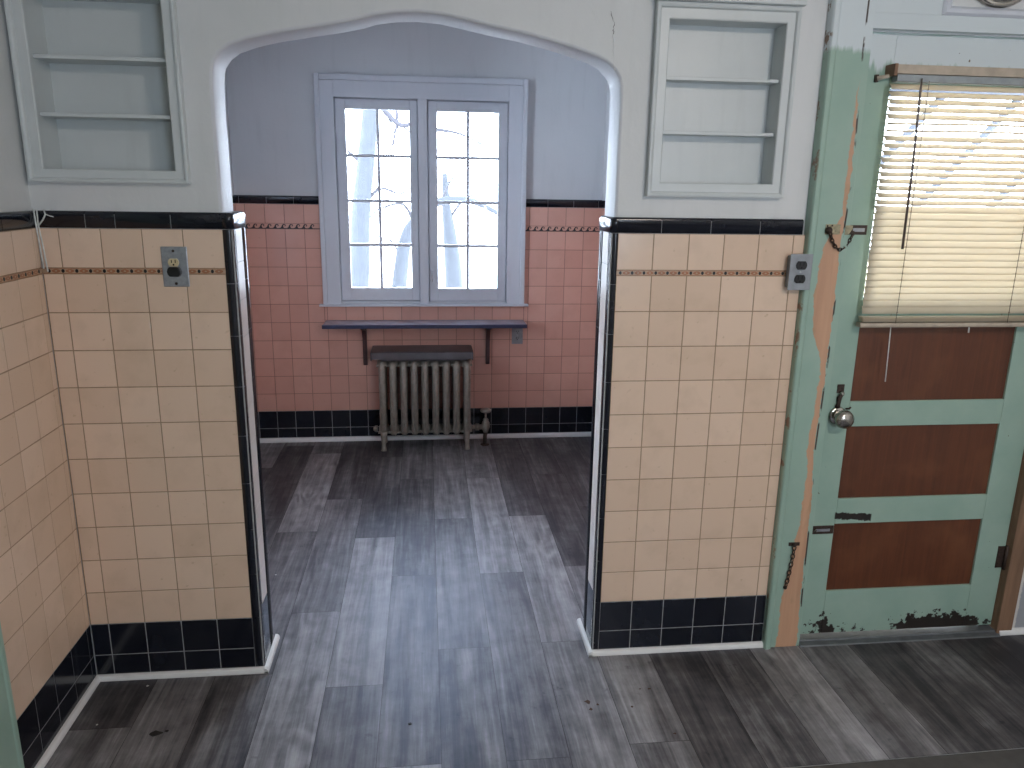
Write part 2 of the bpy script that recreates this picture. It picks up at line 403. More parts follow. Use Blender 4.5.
for k in range(-4, 18):
    c, tn = cuts.get(k, (random.uniform(-.5, .5), {}))
    xa = max(x00+k*pw, AX0-.2); xb = min(x00+(k+1)*pw, XR+.05)
    if xb <= xa: continue
    for j in range(-6, 4):
        ya = max(c+j*pl, YB-.05); yb = min(c+(j+1)*pl, 2.40)
        if yb <= ya: continue
        g = .0007
        tone = tn.get(j, random.uniform(.15, .5))
        if k >= 9 and ya > .1: continue
        if k in (7, 8) and j >= 1: tone = .16+.05*j
        sd = random.random()*9
        mb.add([(xa+g, ya+g, 0), (xb-g, ya+g, 0), (xb-g, yb-g, 0), (xa+g, yb-g, 0)], [(0, 1, 2, 3)], 'floor', tone, seed=sd, kn=knots.get((k, j), 0.))
mb.box(AX0-.2, XR+.1, YB-.1, 2.42, -.05, -.0012, 'seam')
struct(mb.build('floor', recalc=False), 'grey wood-look plank floor running into the alcove')

# ------------------------------------------------------------ partition wall with arch, niche and door openings
ARCH = [(0, 0), (0, 1.476), (-.001, 1.70), (.0, 1.80), (.003, 1.830), (.009, 1.851), (.025, 1.873), (.05, 1.891), (.10, 1.909), (.16, 1.9236), (.243, 1.9388), (.326, 1.953), (.397, 1.968),
        (.43, 1.979), (.489, 1.988), (.551, 1.991), (.615, 1.987), (.678, 1.976), (.762, 1.960), (.848, 1.946), (.912, 1.932), (.979, 1.916), (1.046, 1.896), (1.078, 1.881), (1.102, 1.859),
        (1.1145, 1.84), (1.119, 1.82), (1.120, 1.7895), (1.120, 1.727), (1.120, 1.48), (1.120, 0)]
NL = (-.450, -.112, 1.566, 2.004); NR = (1.248, 1.588, 1.557, 1.997)
DO = (1.845, 2.600, 1.988)
yb_ = .15
def loop3(loop, y): return [Vector((x, z, 0)) for x, z in loop]
def offs(loop, d):
    out = []
    for i, (x, z) in enumerate(loop):
        a = loop[max(i-1, 0)]; b = loop[min(i+1, len(loop)-1)]
        tx, tz = b[0]-a[0], b[1]-a[1]; l = math.hypot(tx, tz) or 1
        out.append((x-tz/l*d, z+tx/l*d))
    return out
def offs_ok(d):
    o = offs(ARCH, d); o[0] = (o[0][0], 0); o[-1] = (o[-1][0], 0); return o
mb = MB(); R_ = .009
front = offs_ok(R_)
outer = [(XL-.14, 0)]+front+[(DO[0], 0), (DO[0], DO[2]), (DO[1], DO[2]), (DO[1], 0), (XR+.12, 0), (XR+.12, H), (XL-.14, H)]
hole = lambda n: [(n[0], n[2]), (n[1], n[2]), (n[1], n[3]), (n[0], n[3])]
polys = [outer, hole(NL), hole(NR)]
tri = tessellate_polygon([[Vector((x, z, 0)) for x, z in p] for p in polys])
flat = [q for p in polys for q in p]
mb.add([(x, YP, z) for x, z in flat], tri, 'plaster')
outer2 = outer
tri = tessellate_polygon([[Vector((x, z, 0)) for x, z in outer2]])
mb.add([(x, yb_, z) for x, z in outer2], tri, 'plaster_alcove')
rings = [(R_, YP), (R_*.62, YP+R_*.08), (R_*.29, YP+R_*.29), (R_*.08, YP+R_*.62), (0, YP+R_), (0, yb_-R_), (R_*.29, yb_-R_*.29), (R_, yb_)]
b0 = len(mb.v); n = len(ARCH)
for d, y in rings: mb.v += [(x, y, z) for x, z in offs_ok(d)]
for i in range(len(rings)-1):
    for j in range(n-1): mb.face((b0+i*n+j, b0+i*n+j+1, b0+(i+1)*n+j+1, b0+(i+1)*n+j), 'plaster_alcove', 0, True)
for x in (DO[0], DO[1]): mb.add([(x, YP, 0), (x, YP, DO[2]), (x, yb_, DO[2]), (x, yb_, 0)], [(0, 1, 2, 3)], 'green')
mb.add([(DO[0], YP, DO[2]), (DO[1], YP, DO[2]), (DO[1], yb_, DO[2]), (DO[0], yb_, DO[2])], [(0, 1, 2, 3)], 'green')
wf = struct(mb.build('wall_front', recalc=False), 'plaster partition wall with a wide arched opening')
for p in wf.data.polygons: pass

# plaster cracks and a patched ridge beside the arch, part of the wall
def ribbon(pts, r, k, name, parent):
    m = MB()
    P = []
    for i in range(len(pts)-1):
        for t in range(6):
            q = t/6; P.append((pts[i][0]*(1-q)+pts[i+1][0]*q+random.uniform(-.0022, .0022), YP+.0004, pts[i][1]*(1-q)+pts[i+1][1]*q+random.uniform(-.0022, .0022)))
    P.append((pts[-1][0], YP+.0004, pts[-1][1]))
    m.tube(P, [r*random.uniform(.35, 1.2) for _ in P], k, 5)
    return m.build(name, parent, recalc=False)
ribbon([(1.083, 2.015), (1.092, 1.985), (1.092, 1.955)], .0016, 'crackdark', 'crack', wf)
ribbon([(1.092, 1.955), (1.096, 1.92), (1.097, 1.88), (1.1, 1.86)], .0022, 'plaster', 'crack', wf)
ribbon([(1.047, 2.06), (1.056, 2.048), (1.11, 2.047), (1.145, 2.06)], .0011, 'crackdark', 'crack', wf)
ribbon([(1.025, 2.03), (1.042, 1.99), (1.05, 1.97)], .0010, 'plaster', 'crack', wf)

# ------------------------------------------------------------ tile work
TH = .0013
def tiles(mb, u0, u1, v0, v1, fr, k, gap=.0016, h=TH, tone=None, bev=.0007):
    """one tile on a wall; fr = (origin, u, v, n)"""
    o, U, V, N_ = fr
    t = random.random() if tone is None else tone
    a = gap; b = gap+bev; P = []
    for q, hh in ((a, -.001), (a, h-bev*.8), (b, h)):
        for (uu, vv) in ((u0+q, v0+q), (u1-q, v0+q), (u1-q, v1-q), (u0+q, v1-q)): P.append(tuple(o+U*uu+V*vv+N_*hh))
    mb.add(P, [(8, 9, 10, 11), (0, 1, 5, 4), (1, 2, 6, 5), (2, 3, 7, 6), (3, 0, 4, 7)], k, t)
    mb.add(P, [(4, 5, 9, 8), (5, 6, 10, 9), (6, 7, 11, 10), (7, 4, 8, 11)], k, t, True)
def grid(mb, us, vs, fr, k):
    for i in range(len(us)-1):
        for j in range(len(vs)-1): tiles(mb, us[i], us[i+1], vs[j], vs[j+1], fr, k)
VX, VY, VZ = Vector((1, 0, 0)), Vector((0, 1, 0)), Vector((0, 0, 1))
FRONT = (Vector((0, TH, 0)), VX, VZ, -VY)
def rows_from(z0, z1): return z0, z1
ROWS = [ZB+i*P_ for i in range(11)]
def slab(mb, u0, u1, v0, v1, fr, k, t=.008):
    o, U, V, N_ = fr
    P = [tuple(o+U*a+V*b+N_*c) for c in (-t, 0) for a, b in ((u0, v0), (u1, v0), (u1, v1), (u0, v1))]
    mb.add(P, [(4, 5, 6, 7), (0, 1, 5, 4), (1, 2, 6, 5), (2, 3, 7, 6), (3, 0, 4, 7)], k)
def capprofile(z0, z1, yface, yback, r=.008):
    pts = [(yface, z0), (yface, z1-r)]
    for i in range(1, 7): a = PI/2*i/6; pts.append((yface+r*(1-math.cos(a)), z1-r+r*math.sin(a)))
    pts += [(yback, z1), (yback, z0)]; return pts

def accent(mb, u0, u1, v0, fr, u_start=0.):
    """lozenge and dot band"""
    o, U, V, N_ = fr; h = .016
    P = [tuple(o+U*a+V*b+N_*c) for c in (-.003, TH-.0001) for a, b in ((u0, v0+.0006), (u1, v0+.0006), (u1, v0+h-.0006), (u0, v0+h-.0006))]
    mb.add(P, [(4, 5, 6, 7), (0, 1, 5, 4), (1, 2, 6, 5), (2, 3, 7, 6), (3, 0, 4, 7)], 'band')
    per = P_/3; i = math.ceil((u0-u_start)/per)
    def disc(cu, a, b, k, n=12, hh=TH+.0005, dia=False):
        if cu-a < u0 or cu+a > u1: return
        pts = [(cu+a*math.cos(2*PI*j/n), v0+h/2+b*math.sin(2*PI*j/n)) for j in range(n)]
        Q = [tuple(o+U*x+V*y+N_*c) for c in (.0005, hh) for x, y in pts]
        mb.add(Q, [tuple(range(n, 2*n))]+[(j, (j+1) % n, n+(j+1) % n, n+j) for j in range(n)], k)
    while u_start+i*per-.02 < u1:
        c = u_start+i*per
        disc(c, .0042, .0052, 'ink'); disc(c+per/2, .0118, .0050, 'orange', 10)
        if u0 < c+per/2 < u1: disc(c+per/2, .0035, .0020, 'band', 8, TH+.0008)
        i += 1
    for vv in (v0+.0008, v0+h-.0022):
        Q = [tuple(o+U*a+V*b+N_*c) for c in (.0005, TH+.0003) for a, b in ((u0, vv), (u1, vv), (u1, vv+.0014), (u0, vv+.0014))]
        mb.add(Q, [(4, 5, 6, 7), (0, 1, 5, 4), (1, 2, 6, 5), (2, 3, 7, 6), (3, 0, 4, 7)], 'orange')

def wainscot(parent, fr, us_low, u0, u1, band_start, capjoints, plane):
    m1 = MB(); slab(m1, u0, u1, ZB, ZC, fr, 'grout'); grid(m1, us_low, ROWS, fr, 'cream')
    for i in range(len(us_low)-1): tiles(m1, us_low[i], us_low[i+1], ZBAND1, ZC, fr, 'cream')
    m1.build('cream_tile_field', parent, recalc=False)
    m2 = MB(); slab(m2, u0, u1, 0, ZB, fr, 'grout_light')
    for i in range(len(us_low)-1):
        tiles(m2, us_low[i], us_low[i+1], ZB-P_, ZB, fr, 'black', gap=.0015); tiles(m2, us_low[i], us_low[i+1], 0., ZB-P_, fr, 'black', gap=.0015)
    m2.build('black_tile_base', parent, recalc=False)
    m3 = MB(); accent(m3, u0, u1, ZBAND0, fr, band_start); m3.build('accent_band', parent)
    m4 = MB()
    for a, b in zip(capjoints[:-1], capjoints[1:]):
        if plane == 'x': m4.prism(capprofile(ZC+.001, ZT, -.002, .016), 'yz', a+.001, b-.001, 'black', True, random.random())
        else: m4.prism([(XL+.002+(-.002-y_)*-1-.0, z_) for y_, z_ in []] or [(XL-y_, z_) for y_, z_ in capprofile(ZC+.001, ZT, -.002, .016)], 'xz', a+.001, b-.001, 'black', True, random.random())
    if plane == 'x': m4.box(capjoints[0], capjoints[-1], -.0008, .012, ZC-.0005, ZT-.008, 'grout_light')
    m4.build('black_cap_rail', parent)
# left piece: joints at x = -k*pitch
us = [XL+.001]+[-i*P_ for i in (4, 3, 2, 1, 0)]
wainscot(wf, FRONT, us, XL, 0., -4*P_-.0, [XL, -.362, -.284, -.137, .012], 'x')
xr = 1.1308
us = [xr+i*P_ for i in range(6)]+[1.712]
wainscot(wf, FRONT, us, xr, 1.712, xr+.012, [1.125, 1.261, 1.413, 1.566, 1.702], 'x')

# jambs of the arch: black bullnose corners, pale centre strip, black base
def jamb(xface, xcorner, sgn):
    """sgn +1: left jamb (faces +x)"""
    m = MB()
    r = .015
    def prof(zero_y, yend, back=False):
        # polygon in plan (x, y) of a bullnose corner piece
        x0 = xcorner; xf = xface
        pts = []
        if not back:
            pts.append((x0, -.0005)); pts.append((xf-sgn*r, -.0005))
            for i in range(1, 7): a = PI/2*i/6; pts.append((xf-sgn*r+sgn*r*math.sin(a), -.0005+r*(1-math.cos(a))))
            pts += [(xf, yend), (xf-sgn*.012, yend), (xf-sgn*.012, .014), (x0, .014)]
        else:
            pts += [(xf, zero_y)]
            for i in range(0, 7): a = PI/2*i/6; pts.append((xf-sgn*r+sgn*r*math.cos(a), yend-r+r*math.sin(a)))
            pts += [(xf-sgn*.045, yend), (xf-sgn*.045, yend-.012), (xf-sgn*.012, yend-.012), (xf-sgn*.012, zero_y)]
        return pts
    zs = [.0]; z = ZB-.06
    z = ZC
    lst = [ZC]
    while z > 0: z -= .152; lst.append(max(z, 0))
    lst = sorted(set(lst))
    for a, b in zip(lst[:-1], lst[1:]):
        m.prism(prof(0, .028), 'xy', a+.0008, b-.0008, 'black', True, random.random())
        m.prism(prof(.104, .166, True), 'xy', a+.0008, b-.0008, 'black', True, random.random())
    m.box(min(xcorner, xface-sgn*.002), max(xcorner, xface-sgn*.002), .003, .012, 0, ZC, 'grout_light')
    m.box(xface-sgn*.012, xface-sgn*.0015, .012, .15, 0, ZC, 'grout_light')
    # centre strip
    z0 = .225; m.box(xface-sgn*.012, xface, .0295, .1025, 0., z0, 'black')
    zz = z0
    while zz < ZC-.01:
        z1 = min(zz+P_, ZC); m.box(xface-sgn*.012, xface+sgn*.0002, .0288, .1032, zz+.001, z1-.001, 'cream_jamb' if z1 < 1.25 else 'cream_jamb', random.random()); zz = z1
    # cap wrapping the corner
    pts = [(xcorner-sgn*.0, -.0025), (xface-sgn*(r-.002), -.0025)]
    for i in range(1, 7): a = PI/2*i/6; pts.append((xface+sgn*.002-sgn*r+sgn*r*math.sin(a), -.0025+r*(1-math.cos(a))))
    for i in range(0, 7): a = PI/2*i/6; pts.append((xface+sgn*.002-sgn*r+sgn*r*math.cos(a), .168-r+r*math.sin(a)))
    pts += [(xface-sgn*.05, .168), (xface-sgn*.05, .145), (xcorner, .145)] if False else [(xface-sgn*.027, .168), (xface-sgn*.027, .013), (xcorner, .013)]
    if sgn < 0: pts = pts[::-1]
    zt = [(ZC+.001, 0), (ZT-.010, 0), (ZT-.005, .002), (ZT-.0012, .0055), (ZT, .010)]
    b0 = len(m.v); n_ = len(pts); cx = sum(p[0] for p in pts)/n_; cy = .08
    for z_, ins in zt:
        for (x, y) in pts:
            xx = x-sgn*ins if abs(x-xface) < .02 else x
            yy = y+ins if y < .0125 else (y-ins if y > .15 else y)
            m.v.append((xx, yy, z_))
    for i in range(len(zt)-1):
        for j in range(n_): m.face((b0+i*n_+j, b0+i*n_+(j+1) % n_, b0+(i+1)*n_+(j+1) % n_, b0+(i+1)*n_+j), 'black', .5, True)
    m.face([b0+j for j in range(n_)], 'black', .5); m.face([b0+(len(zt)-1)*n_+j for j in range(n_)], 'black', .5)
    return m.build('jamb_tiling', wf)
jamb(.028, 0., 1); jamb(1.109, xr, -1)

# ------------------------------------------------------------ left kitchen wall
mb = MB()
mb.box(XL-.14, XL-.012, -.62+.155, YP, 0, H, 'plaster')
mb.box(XL-.14, XL-.012, -1.30, -.465, 2.06, H, 'plaster')
mb.box(XL-.14, XL-.012, -2.2, -1.30, 0, H, 'plaster')
mb.box(XL-.14, XL-.012, YB-.12, -2.2, 0, H, 'plaster')
mb.box(XL-.14, XL-.10, -1.30, -.465, 0, 2.06, 'green')
wl = struct(mb.build('wall_left'), 'left kitchen wall, white above cream tile')
LEFT = (Vector((XL-TH, 0, 0)), VY, VZ, VX)
usl = [-.465, -.460+.0]
usl = sorted([-.465]+[-.026-i*P_ for i in range(0, 5) if -.026-i*P_ > -.46]+[0.])
wainscot(wl, LEFT, usl, -.465, 0., -.02, [-.465, -.33, -.178, -.026, 0.], 'y')

# thin painted cord hanging in the corner
mb = MB()
cx, cy = XL+.006, -.008
P = [(cx-.004, cy, 1.459), (cx-.002, cy-.002, 1.42), (cx, cy, 1.36), (cx+.002, cy, 1.30)]
mb.tube(P, .0024, 'cordwhite', 6)
mb.tube([(cx+.004, cy, 1.459), (cx+.003, cy-.001, 1.42), (cx+.008, cy, 1.36), (cx+.012, cy, 1.292)], .0022, 'cordwhite', 6)
mb.tube([(cx+.002, cy, 1.415), (cx+.018, cy-.003, 1.432), (cx+.026, cy-.004, 1.446), (cx+.024, cy-.004, 1.458), (cx+.038, cy-.004, 1.459)], .0022, 'cordwhite', 6)
mb.tube([(cx+.024, cy-.004, 1.448), (cx+.036, cy-.004, 1.443), (cx+.046, cy-.003, 1.440)], .0013, 'cordwhite', 6)
tag(mb.build('painted_cord', origin=(cx, cy, 1.459)), 'knotted white painted cord hanging over the black cap in the left corner', 'cord')

# green door casing at the left edge of the picture
mb = MB()
prof = [(-.492, -.465), (-.480, -.466), (-.476, -.472), (-.477, -.482), (-.481, -.486), (-.481, -.565), (-.492, -.565)]
mb.prism(prof, 'xy', 0, 2.12, 'green', False)
mb.box(-.502, -.481, -1.30, -.465, 2.06, 2.16, 'green'); mb.box(-.502, -.481, -1.39, -1.30, 0, 2.16, 'green')
struct(mb.build('trim_2'), 'green painted door casing at the left edge')

# ------------------------------------------------------------ other kitchen walls, ceiling
mb = MB(); mb.box(XR, XR+.12, YB-.12, .15, 0, H, 'plaster'); struct(mb.build('wall_right'), 'right kitchen wall')
mb = MB()
mb.box(XL-.14, -1.4+.0, YB-.12, YB, 0, H, 'plaster') if False else None
bx0, bx1, bz0, bz1 = 1.35, 2.15, 1.1, 2.0
mb.box(XL-.14, bx0, YB-.12, YB, 0, H, 'plaster'); mb.box(bx1, XR+.12, YB-.12, YB, 0, H, 'plaster')
mb.box(bx0, bx1, YB-.12, YB, 0, bz0, 'plaster'); mb.box(bx0, bx1, YB-.12, YB, bz1, H, 'plaster')
struct(mb.build('wall_back'), 'kitchen wall behind the camera with an added window opening for light')
bpy.data.objects['portal_kitchen'].location = ((bx0+bx1)/2, YB-.06, (bz0+bz1)/2)
bpy.data.lights['portal_kitchen'].size = bx1-bx0; bpy.data.lights['portal_kitchen'].size_y = bz1-bz0
def added_back_window(name, fr_boxes, glass, label):
    m = MB()
    for b in fr_boxes: m.box(*b, 'white')
    o = struct(m.build(name, bevel=.002), label); g = MB(); g.box(*glass, 'glass'); g.build('glass_pane', o); return o
xm = (bx0+bx1)/2  # unseen back window, added to let daylight onto the partition
added_back_window('added_window_back', [(bx0, bx0+.05, YB-.1, YB-.04, bz0, bz1), (bx1-.05, bx1, YB-.1, YB-.04, bz0, bz1), (xm-.03, xm+.03, YB-.1, YB-.04, bz0+.05, bz1-.05), (bx0+.05, bx1-.05, YB-.1, YB-.04, bz0, bz0+.05), (bx0+.05, bx1-.05, YB-.1, YB-.04, bz1-.05, bz1)],
            (bx0+.05, bx1-.05, YB-.072, YB-.068, bz0+.05, bz1-.05), 'unseen double window added behind the camera to light the kitchen')
mb = MB(); mb.box(XL-.14, XR+.12, YB-.12, YP+.14, H, H+.08, 'ceiling'); mb.box(AX0-.12, AX1+.12, YP+.14, 2.55, H, H+.08, 'ceiling')
struct(mb.build('ceiling'), 'flat white ceiling')

# ceiling lamp added out of view, right of the camera, to brighten the kitchen
t = thing('added_ceiling_lamp', (1.9, -2.35, H), 'round warm white ceiling lamp added out of view to light the kitchen', 'lamp')
m = MB(); m.lathe([(0, .16), (.03, .16), (.035, .15)], (1.9, -2.35, H), (0, 0, -1), 'white', 32); m.build('base', t)
m = MB(); m.lathe([(.035, .145), (.07, .14), (.10, .115), (.12, .07), (.128, .01)], (1.9, -2.35, H), (0, 0, -1), 'addedlampglass', 32); m.build('added_lamp_shade', t)

# ------------------------------------------------------------ alcove walls
WX0, WX1, WZ0, WZ1 = -.012, 1.124, .85, 2.09
mb = MB(); yy0, yy1 = YF+.012, 2.50
ox0, ox1, oz0, oz1 = .06, 1.05, .862, 2.012
mb.box(AX0-.12, ox0, yy0, yy1, 0, H, 'plaster_alcove'); mb.box(ox1, AX1+.12, yy0, yy1, 0, H, 'plaster_alcove')
mb.box(ox0, ox1, yy0, yy1, 0, oz0, 'plaster_alcove'); mb.box(ox0, ox1, yy0, yy1, oz1, H, 'plaster_alcove')
wb = struct(mb.build('wall_alcove'), 'end wall of the alcove, blue-white above pink tile')
FAR = (Vector((0, YF+TH, 0)), VX, VZ, -VY)
xf = -.3476
uf = sorted([AX0]+[xf+i*P_ for i in range(-1, 18) if xf+i*P_ < AX1-.01]+[AX1])
def clip_intervals(us, cut):  # tile columns between window casing sides
    pass
m1 = MB(); slab(m1, AX0, AX1, ZB, .842, FAR, 'grout_pink'); slab(m1, AX0, -.037, .842, FC, FAR, 'grout_pink'); slab(m1, 1.153, AX1, .842, FC, FAR, 'grout_pink')
def far_tile(u0, u1, v0, v1, k):
    a, b = -.037, 1.153
    if v1 > .843 and u1 > a and u0 < b:
        if u0 < a-.006: tiles(m1, u0, a, v0, v1, FAR, k, gap=.0014)
        if u1 > b+.006: tiles(m1, b, u1, v0, v1, FAR, k, gap=.0014)
        if v0 < .835: tiles(m1, max(u0, a), min(u1, b), v0, .842, FAR, k, gap=.0014)
        return
    tiles(m1, u0, u1, v0, v1, FAR, k, gap=.0014)
for i in range(len(uf)-1):
    for v0, v1 in list(zip(ROWS[:-1], ROWS[1:]))+[(FB1, FC)]: far_tile(uf[i], uf[i+1], v0, v1, 'pink')
m1.build('pink_tile_field', wb, recalc=False)
m2 = MB(); slab(m2, AX0, AX1, 0, ZB, FAR, 'grout_light')
for i in range(len(uf)-1):
    tiles(m2, uf[i], uf[i+1], ZB-P_, ZB, FAR, 'black', gap=.0014); tiles(m2, uf[i], uf[i+1], 0, ZB-P_, FAR, 'black', gap=.0014)
m2.build('black_tile_base', wb, recalc=False)
m4 = MB()
for seg_ in ([AX0, -.485, -.334, -.183, -.037], [1.153, 1.285, 1.44, 1.59, AX1]):
    for a, b in zip(seg_[:-1], seg_[1:]): m4.prism([(y+YF, z) for y, z in capprofile(FC+.001, FT, -.002, .016)], 'yz', a+.0008, b-.0008, 'black', True, random.random())
    m4.box(seg_[0], seg_[-1], YF-.0008, YF+.012, FC-.0005, FT-.008, 'grout_light')
m4.build('black_cap_rail', wb)
# running wave band
m5 = MB()
per = .0400
for a, b in ((AX0, -.037), (1.153, AX1)):
    m5.box(a, b, YF+.0002, YF+.006, ZBAND0+.0006, FB1-.0006, 'pink')
    m5.box(a, b, YF-.0006, YF+.001, ZBAND0+.0008, ZBAND0+.0048, 'ink')
    i = 0
    while a+(i+1)*per < b+.004:
        x = a+i*per; z = ZBAND0
        poly = [(0, .005), (.008, .008), (.013, .014), (.016, .022), (.022, .0275), (.029, .0285), (.035, .0255), (.037, .020), (.035, .0155), (.031, .0145), (.028, .0165), (.0295, .019), (.032, .0185), (.0325, .021), (.030, .0235), (.0265, .0235), (.023, .020), (.022, .0145), (.024, .009), (.028, .005)]
        poly = [(x+px, z+pz) for px, pz in poly]
        m5.prism([(min(px, b), pz) for px, pz in poly], 'xz', YF-.0006, YF+.001, 'ink'); i += 1
m5.build('wave_band', wb)
for nm, x0, x1, s_ in (('wall_alcove_left', AX0-.12, AX0, 1), ('wall_alcove_right', AX1, AX1+.12, -1)):
    m = MB()
    if s_ > 0:
        m.box(x0, x1, .15, .70, 0, H, 'plaster_alcove'); m.box(x0, x1, W3, YF+.012, 0, H, 'plaster_alcove'); m.box(x0, x1, .70, W3, 0, .90, 'plaster_alcove'); m.box(x0, x1, .70, W3, 2.0, H, 'plaster_alcove')
    else: m.box(x0, x1, .15, YF+.012, 0, H, 'plaster_alcove')
    o = struct(m.build(nm), 'side wall of the alcove'); xx = AX0+.004 if s_ > 0 else AX1-.004
    fr = (Vector((xx, 0, 0)), VY, VZ, VX*s_); t = MB()
    if s_ > 0: slab(t, .15, YF, ZB, .85, fr, 'grout_pink', .003); slab(t, .15, .62, .85, FC, fr, 'grout_pink', .003); slab(t, W3+.08, YF, .85, FC, fr, 'grout_pink', .003)
    else: slab(t, .15, YF, ZB, FC, fr, 'grout_pink', .003)
    slab(t, .15, YF, 0, ZB, fr, 'grout_light', .003)
    vs = [YF-i*P_ for i in range(21)]
    vs = sorted([v for v in vs if v > .16]+[.15])
    for i in range(len(vs)-1):
        openh = lambda v1: s_ > 0 and v1 > .90 and vs[i+1] > .70 and vs[i] < W3
        for v0, v1 in list(zip(ROWS[:-1], ROWS[1:]))+[(FB1, FC)]:
            if not openh(v1): tiles(t, vs[i], vs[i+1], v0, v1, fr, 'pink', gap=.0008)
        for v0, v1 in ((0, ZB-P_), (ZB-P_, ZB), (FC, FT)):
            if not openh(v1): tiles(t, vs[i], vs[i+1], v0, v1, fr, 'black')
    t.build('tile_wainscot', o, recalc=False)

m = MB()  # side window added out of sight to brighten the alcove
for a in ((.62, .71, .84, 2.08), (W3-.01, W3+.08, .84, 2.08), (.71, W3-.01, .84, .91), (.71, W3-.01, 1.99, 2.08)): m.box(AX0-.10, AX0+.016, *a, 'window_paint')
o = struct(m.build('added_window_side', bevel=.002), 'side window added to light the alcove, hidden behind the left half of the partition')
m = MB(); m.box(AX0-.07, AX0-.066, .71, W3-.01, .91, 1.99, 'glass'); m.build('glass_pane', o)

# ------------------------------------------------------------ shoe mouldings
def qr(w, h):
    return [(0, 0), (w, 0), (w, h*.35), (w*.85, h*.72), (w*.5, h*.94), (0, h)]
def shoe(name, label, runs):
    m = MB()
    for kind, a, b, c, sg, w_, h_ in runs:
        if kind == 'x': m.prism([(c+sg*p, z) for p, z in qr(w_, h_)], 'yz', a, b, 'trim')
        else: m.prism([(c+sg*p, z) for p, z in qr(w_, h_)], 'xz', a, b, 'trim')
    return struct(m.build(name, bevel=.0006), label)
shoe('baseboard_front_left', 'thin white shoe moulding below the left black base', [('x', XL, .028+.0138, 0., -1, .014, .018), ('y', -.014, .188, .028, 1, .014, .018)])
shoe('baseboard_front_right', 'thin white shoe moulding below the right black base', [('x', 1.109-.0138, 1.722, 0., -1, .014, .018), ('y', -.014, .2, 1.109, -1, .014, .018)])
shoe('baseboard_left', 'thin white shoe moulding along the left wall', [('y', -.465, 0., XL, 1, .014, .018)])
shoe('baseboard_alcove', 'thin white shoe moulding below the alcove tile', [('x', AX0+.004, AX1-.004, YF, -1, .018, .026)])
shoe('baseboard_front_far', 'white base strip to the right of the door', [('x', 2.60, XR, .0, -1, .016, .020)])
# lower wall right of the door
mb = MB(); mb.box(2.648, XR, .0, YP, 0, H, 'ragged'); struct(mb.build('trim_3'), 'grey wall strip with ragged plaster edge right of the door')

# ------------------------------------------------------------ recessed shelves
def niche(box_, outer_, shelves, label, cap=False, depth=.095):
    x0, x1, z0, z1 = box_; X0, X1, Z0, Z1 = outer_
    t = thing('recessed_shelf_cabinet', ((x0+x1)/2, YP, z0), label, 'shelf', 'recessed shelves beside the arch')
    m = MB(); d = depth+YP
    m.box(x0-.008, x1+.008, d, d+.008, z0-.008, z1+.008, 'white'); m.build('back_panel', t)
    m = MB()
    m.box(x0-.008, x0, YP-.001, d, z0-.008, z1+.008, 'white'); m.box(x1, x1+.008, YP-.001, d, z0-.008, z1+.008, 'white')
    m.box(x0, x1, YP-.001, d, z0-.008, z0, 'white'); m.box(x0, x1, YP-.001, d, z1, z1+.008, 'white'); m.build('box_lining', t)
    m = MB(); fy = -.006
    # mitred face frame: profile swept round
    ring = [(0., YP), (0., fy+.003), (.003, fy), (.026, fy), (.029, fy-.007), (.034, fy-.009), (1., fy-.008), (1., YP)]
    b0 = len(m.v)
    for f_, y in ring:
        def L(a, b): return a+(b-a)*(f_ if f_ == 1. else min(f_/.040, .97))
        m.v += [(L(x0, X0), y, L(z0, Z0)), (L(x1, X1), y, L(z0, Z0)), (L(x1, X1), y, L(z1, Z1)), (L(x0, X0), y, L(z1, Z1))]
    for i in range(len(ring)-1):
        for j in range(4): m.face((b0+i*4+j, b0+i*4+(j+1) % 4, b0+(i+1)*4+(j+1) % 4, b0+(i+1)*4+j), 'white')
    m.build('face_frame', t)
    if cap:
        m = MB(); m.box(X0-.004, X1+.006, -.030, YP, Z1+.0005, Z1+.014, 'white'); m.build('top_moulding', t, bevel=.003)
    for z in shelves:
        m = MB(); m.box(x0, x1, YP+.003, d, z-.010, z, 'white'); m.build('shelf', t, bevel=.0015)
    return t
niche(NL, (XL+.001, -.076, 1.532, 2.045), (1.855, 1.711), 'white recessed wall shelf left of the arch, above the steel outlet')
niche(NR, (1.208, 1.624, 1.518, 2.040), (1.851, 1.703), 'white recessed wall shelf right of the arch, between the arch and the green door', True, .062)

# ------------------------------------------------------------ outlets
def octo(cx, cz, r, h): return [(cx+r*math.cos(a)*1., cz+h*math.sin(a)) for a in [math.radians(q) for q in (-50, -25, 0, 25, 50, 130, 155, 180, 205, 230)]]
def socket(cx, cz, y, k, parent, label=None, s=1.):
    m = MB(); m.prism(octo(cx, cz, .0172*s, .0165*s), 'xz', y, y-.0035, k)
    for dx in (-.006*s, .006*s): m.box(cx+dx-.0012, cx+dx+.0012, y-.0038, y-.003, cz-.001, cz+.009*s, 'dark')
    m.lathe([(0, .0026), (.0004, .0026)], (cx, y-.0035, cz-.007*s), (0, -1, 0), 'dark', 10)
    o = m.build('socket', parent)
    if label: o['label'] = label
def plate(x0, x1, z0, z1, y, k, parent):
    m = MB(); m.box(x0, x1, y-.004, y, z0, z1, k); return m.build('cover_plate', parent, bevel=.002)
def screw(cx, cz, y, k, parent):
    m = MB(); m.lathe([(0, .004), (.001, .0038), (.0018, .002)], (cx, y, cz), (0, -1, 0), k, 12); m.build('screw', parent)
t = thing('wall_outlet', (-.137, 0, 1.306), 'steel wall outlet on the left cream tile with one ivory socket and a black plug', 'outlet')
plate(-.171, -.100, 1.250, 1.362, .0, 'steel', t)
socket(-.138, 1.318, -.004, 'ivory', t, 'ivory upper socket', .85)
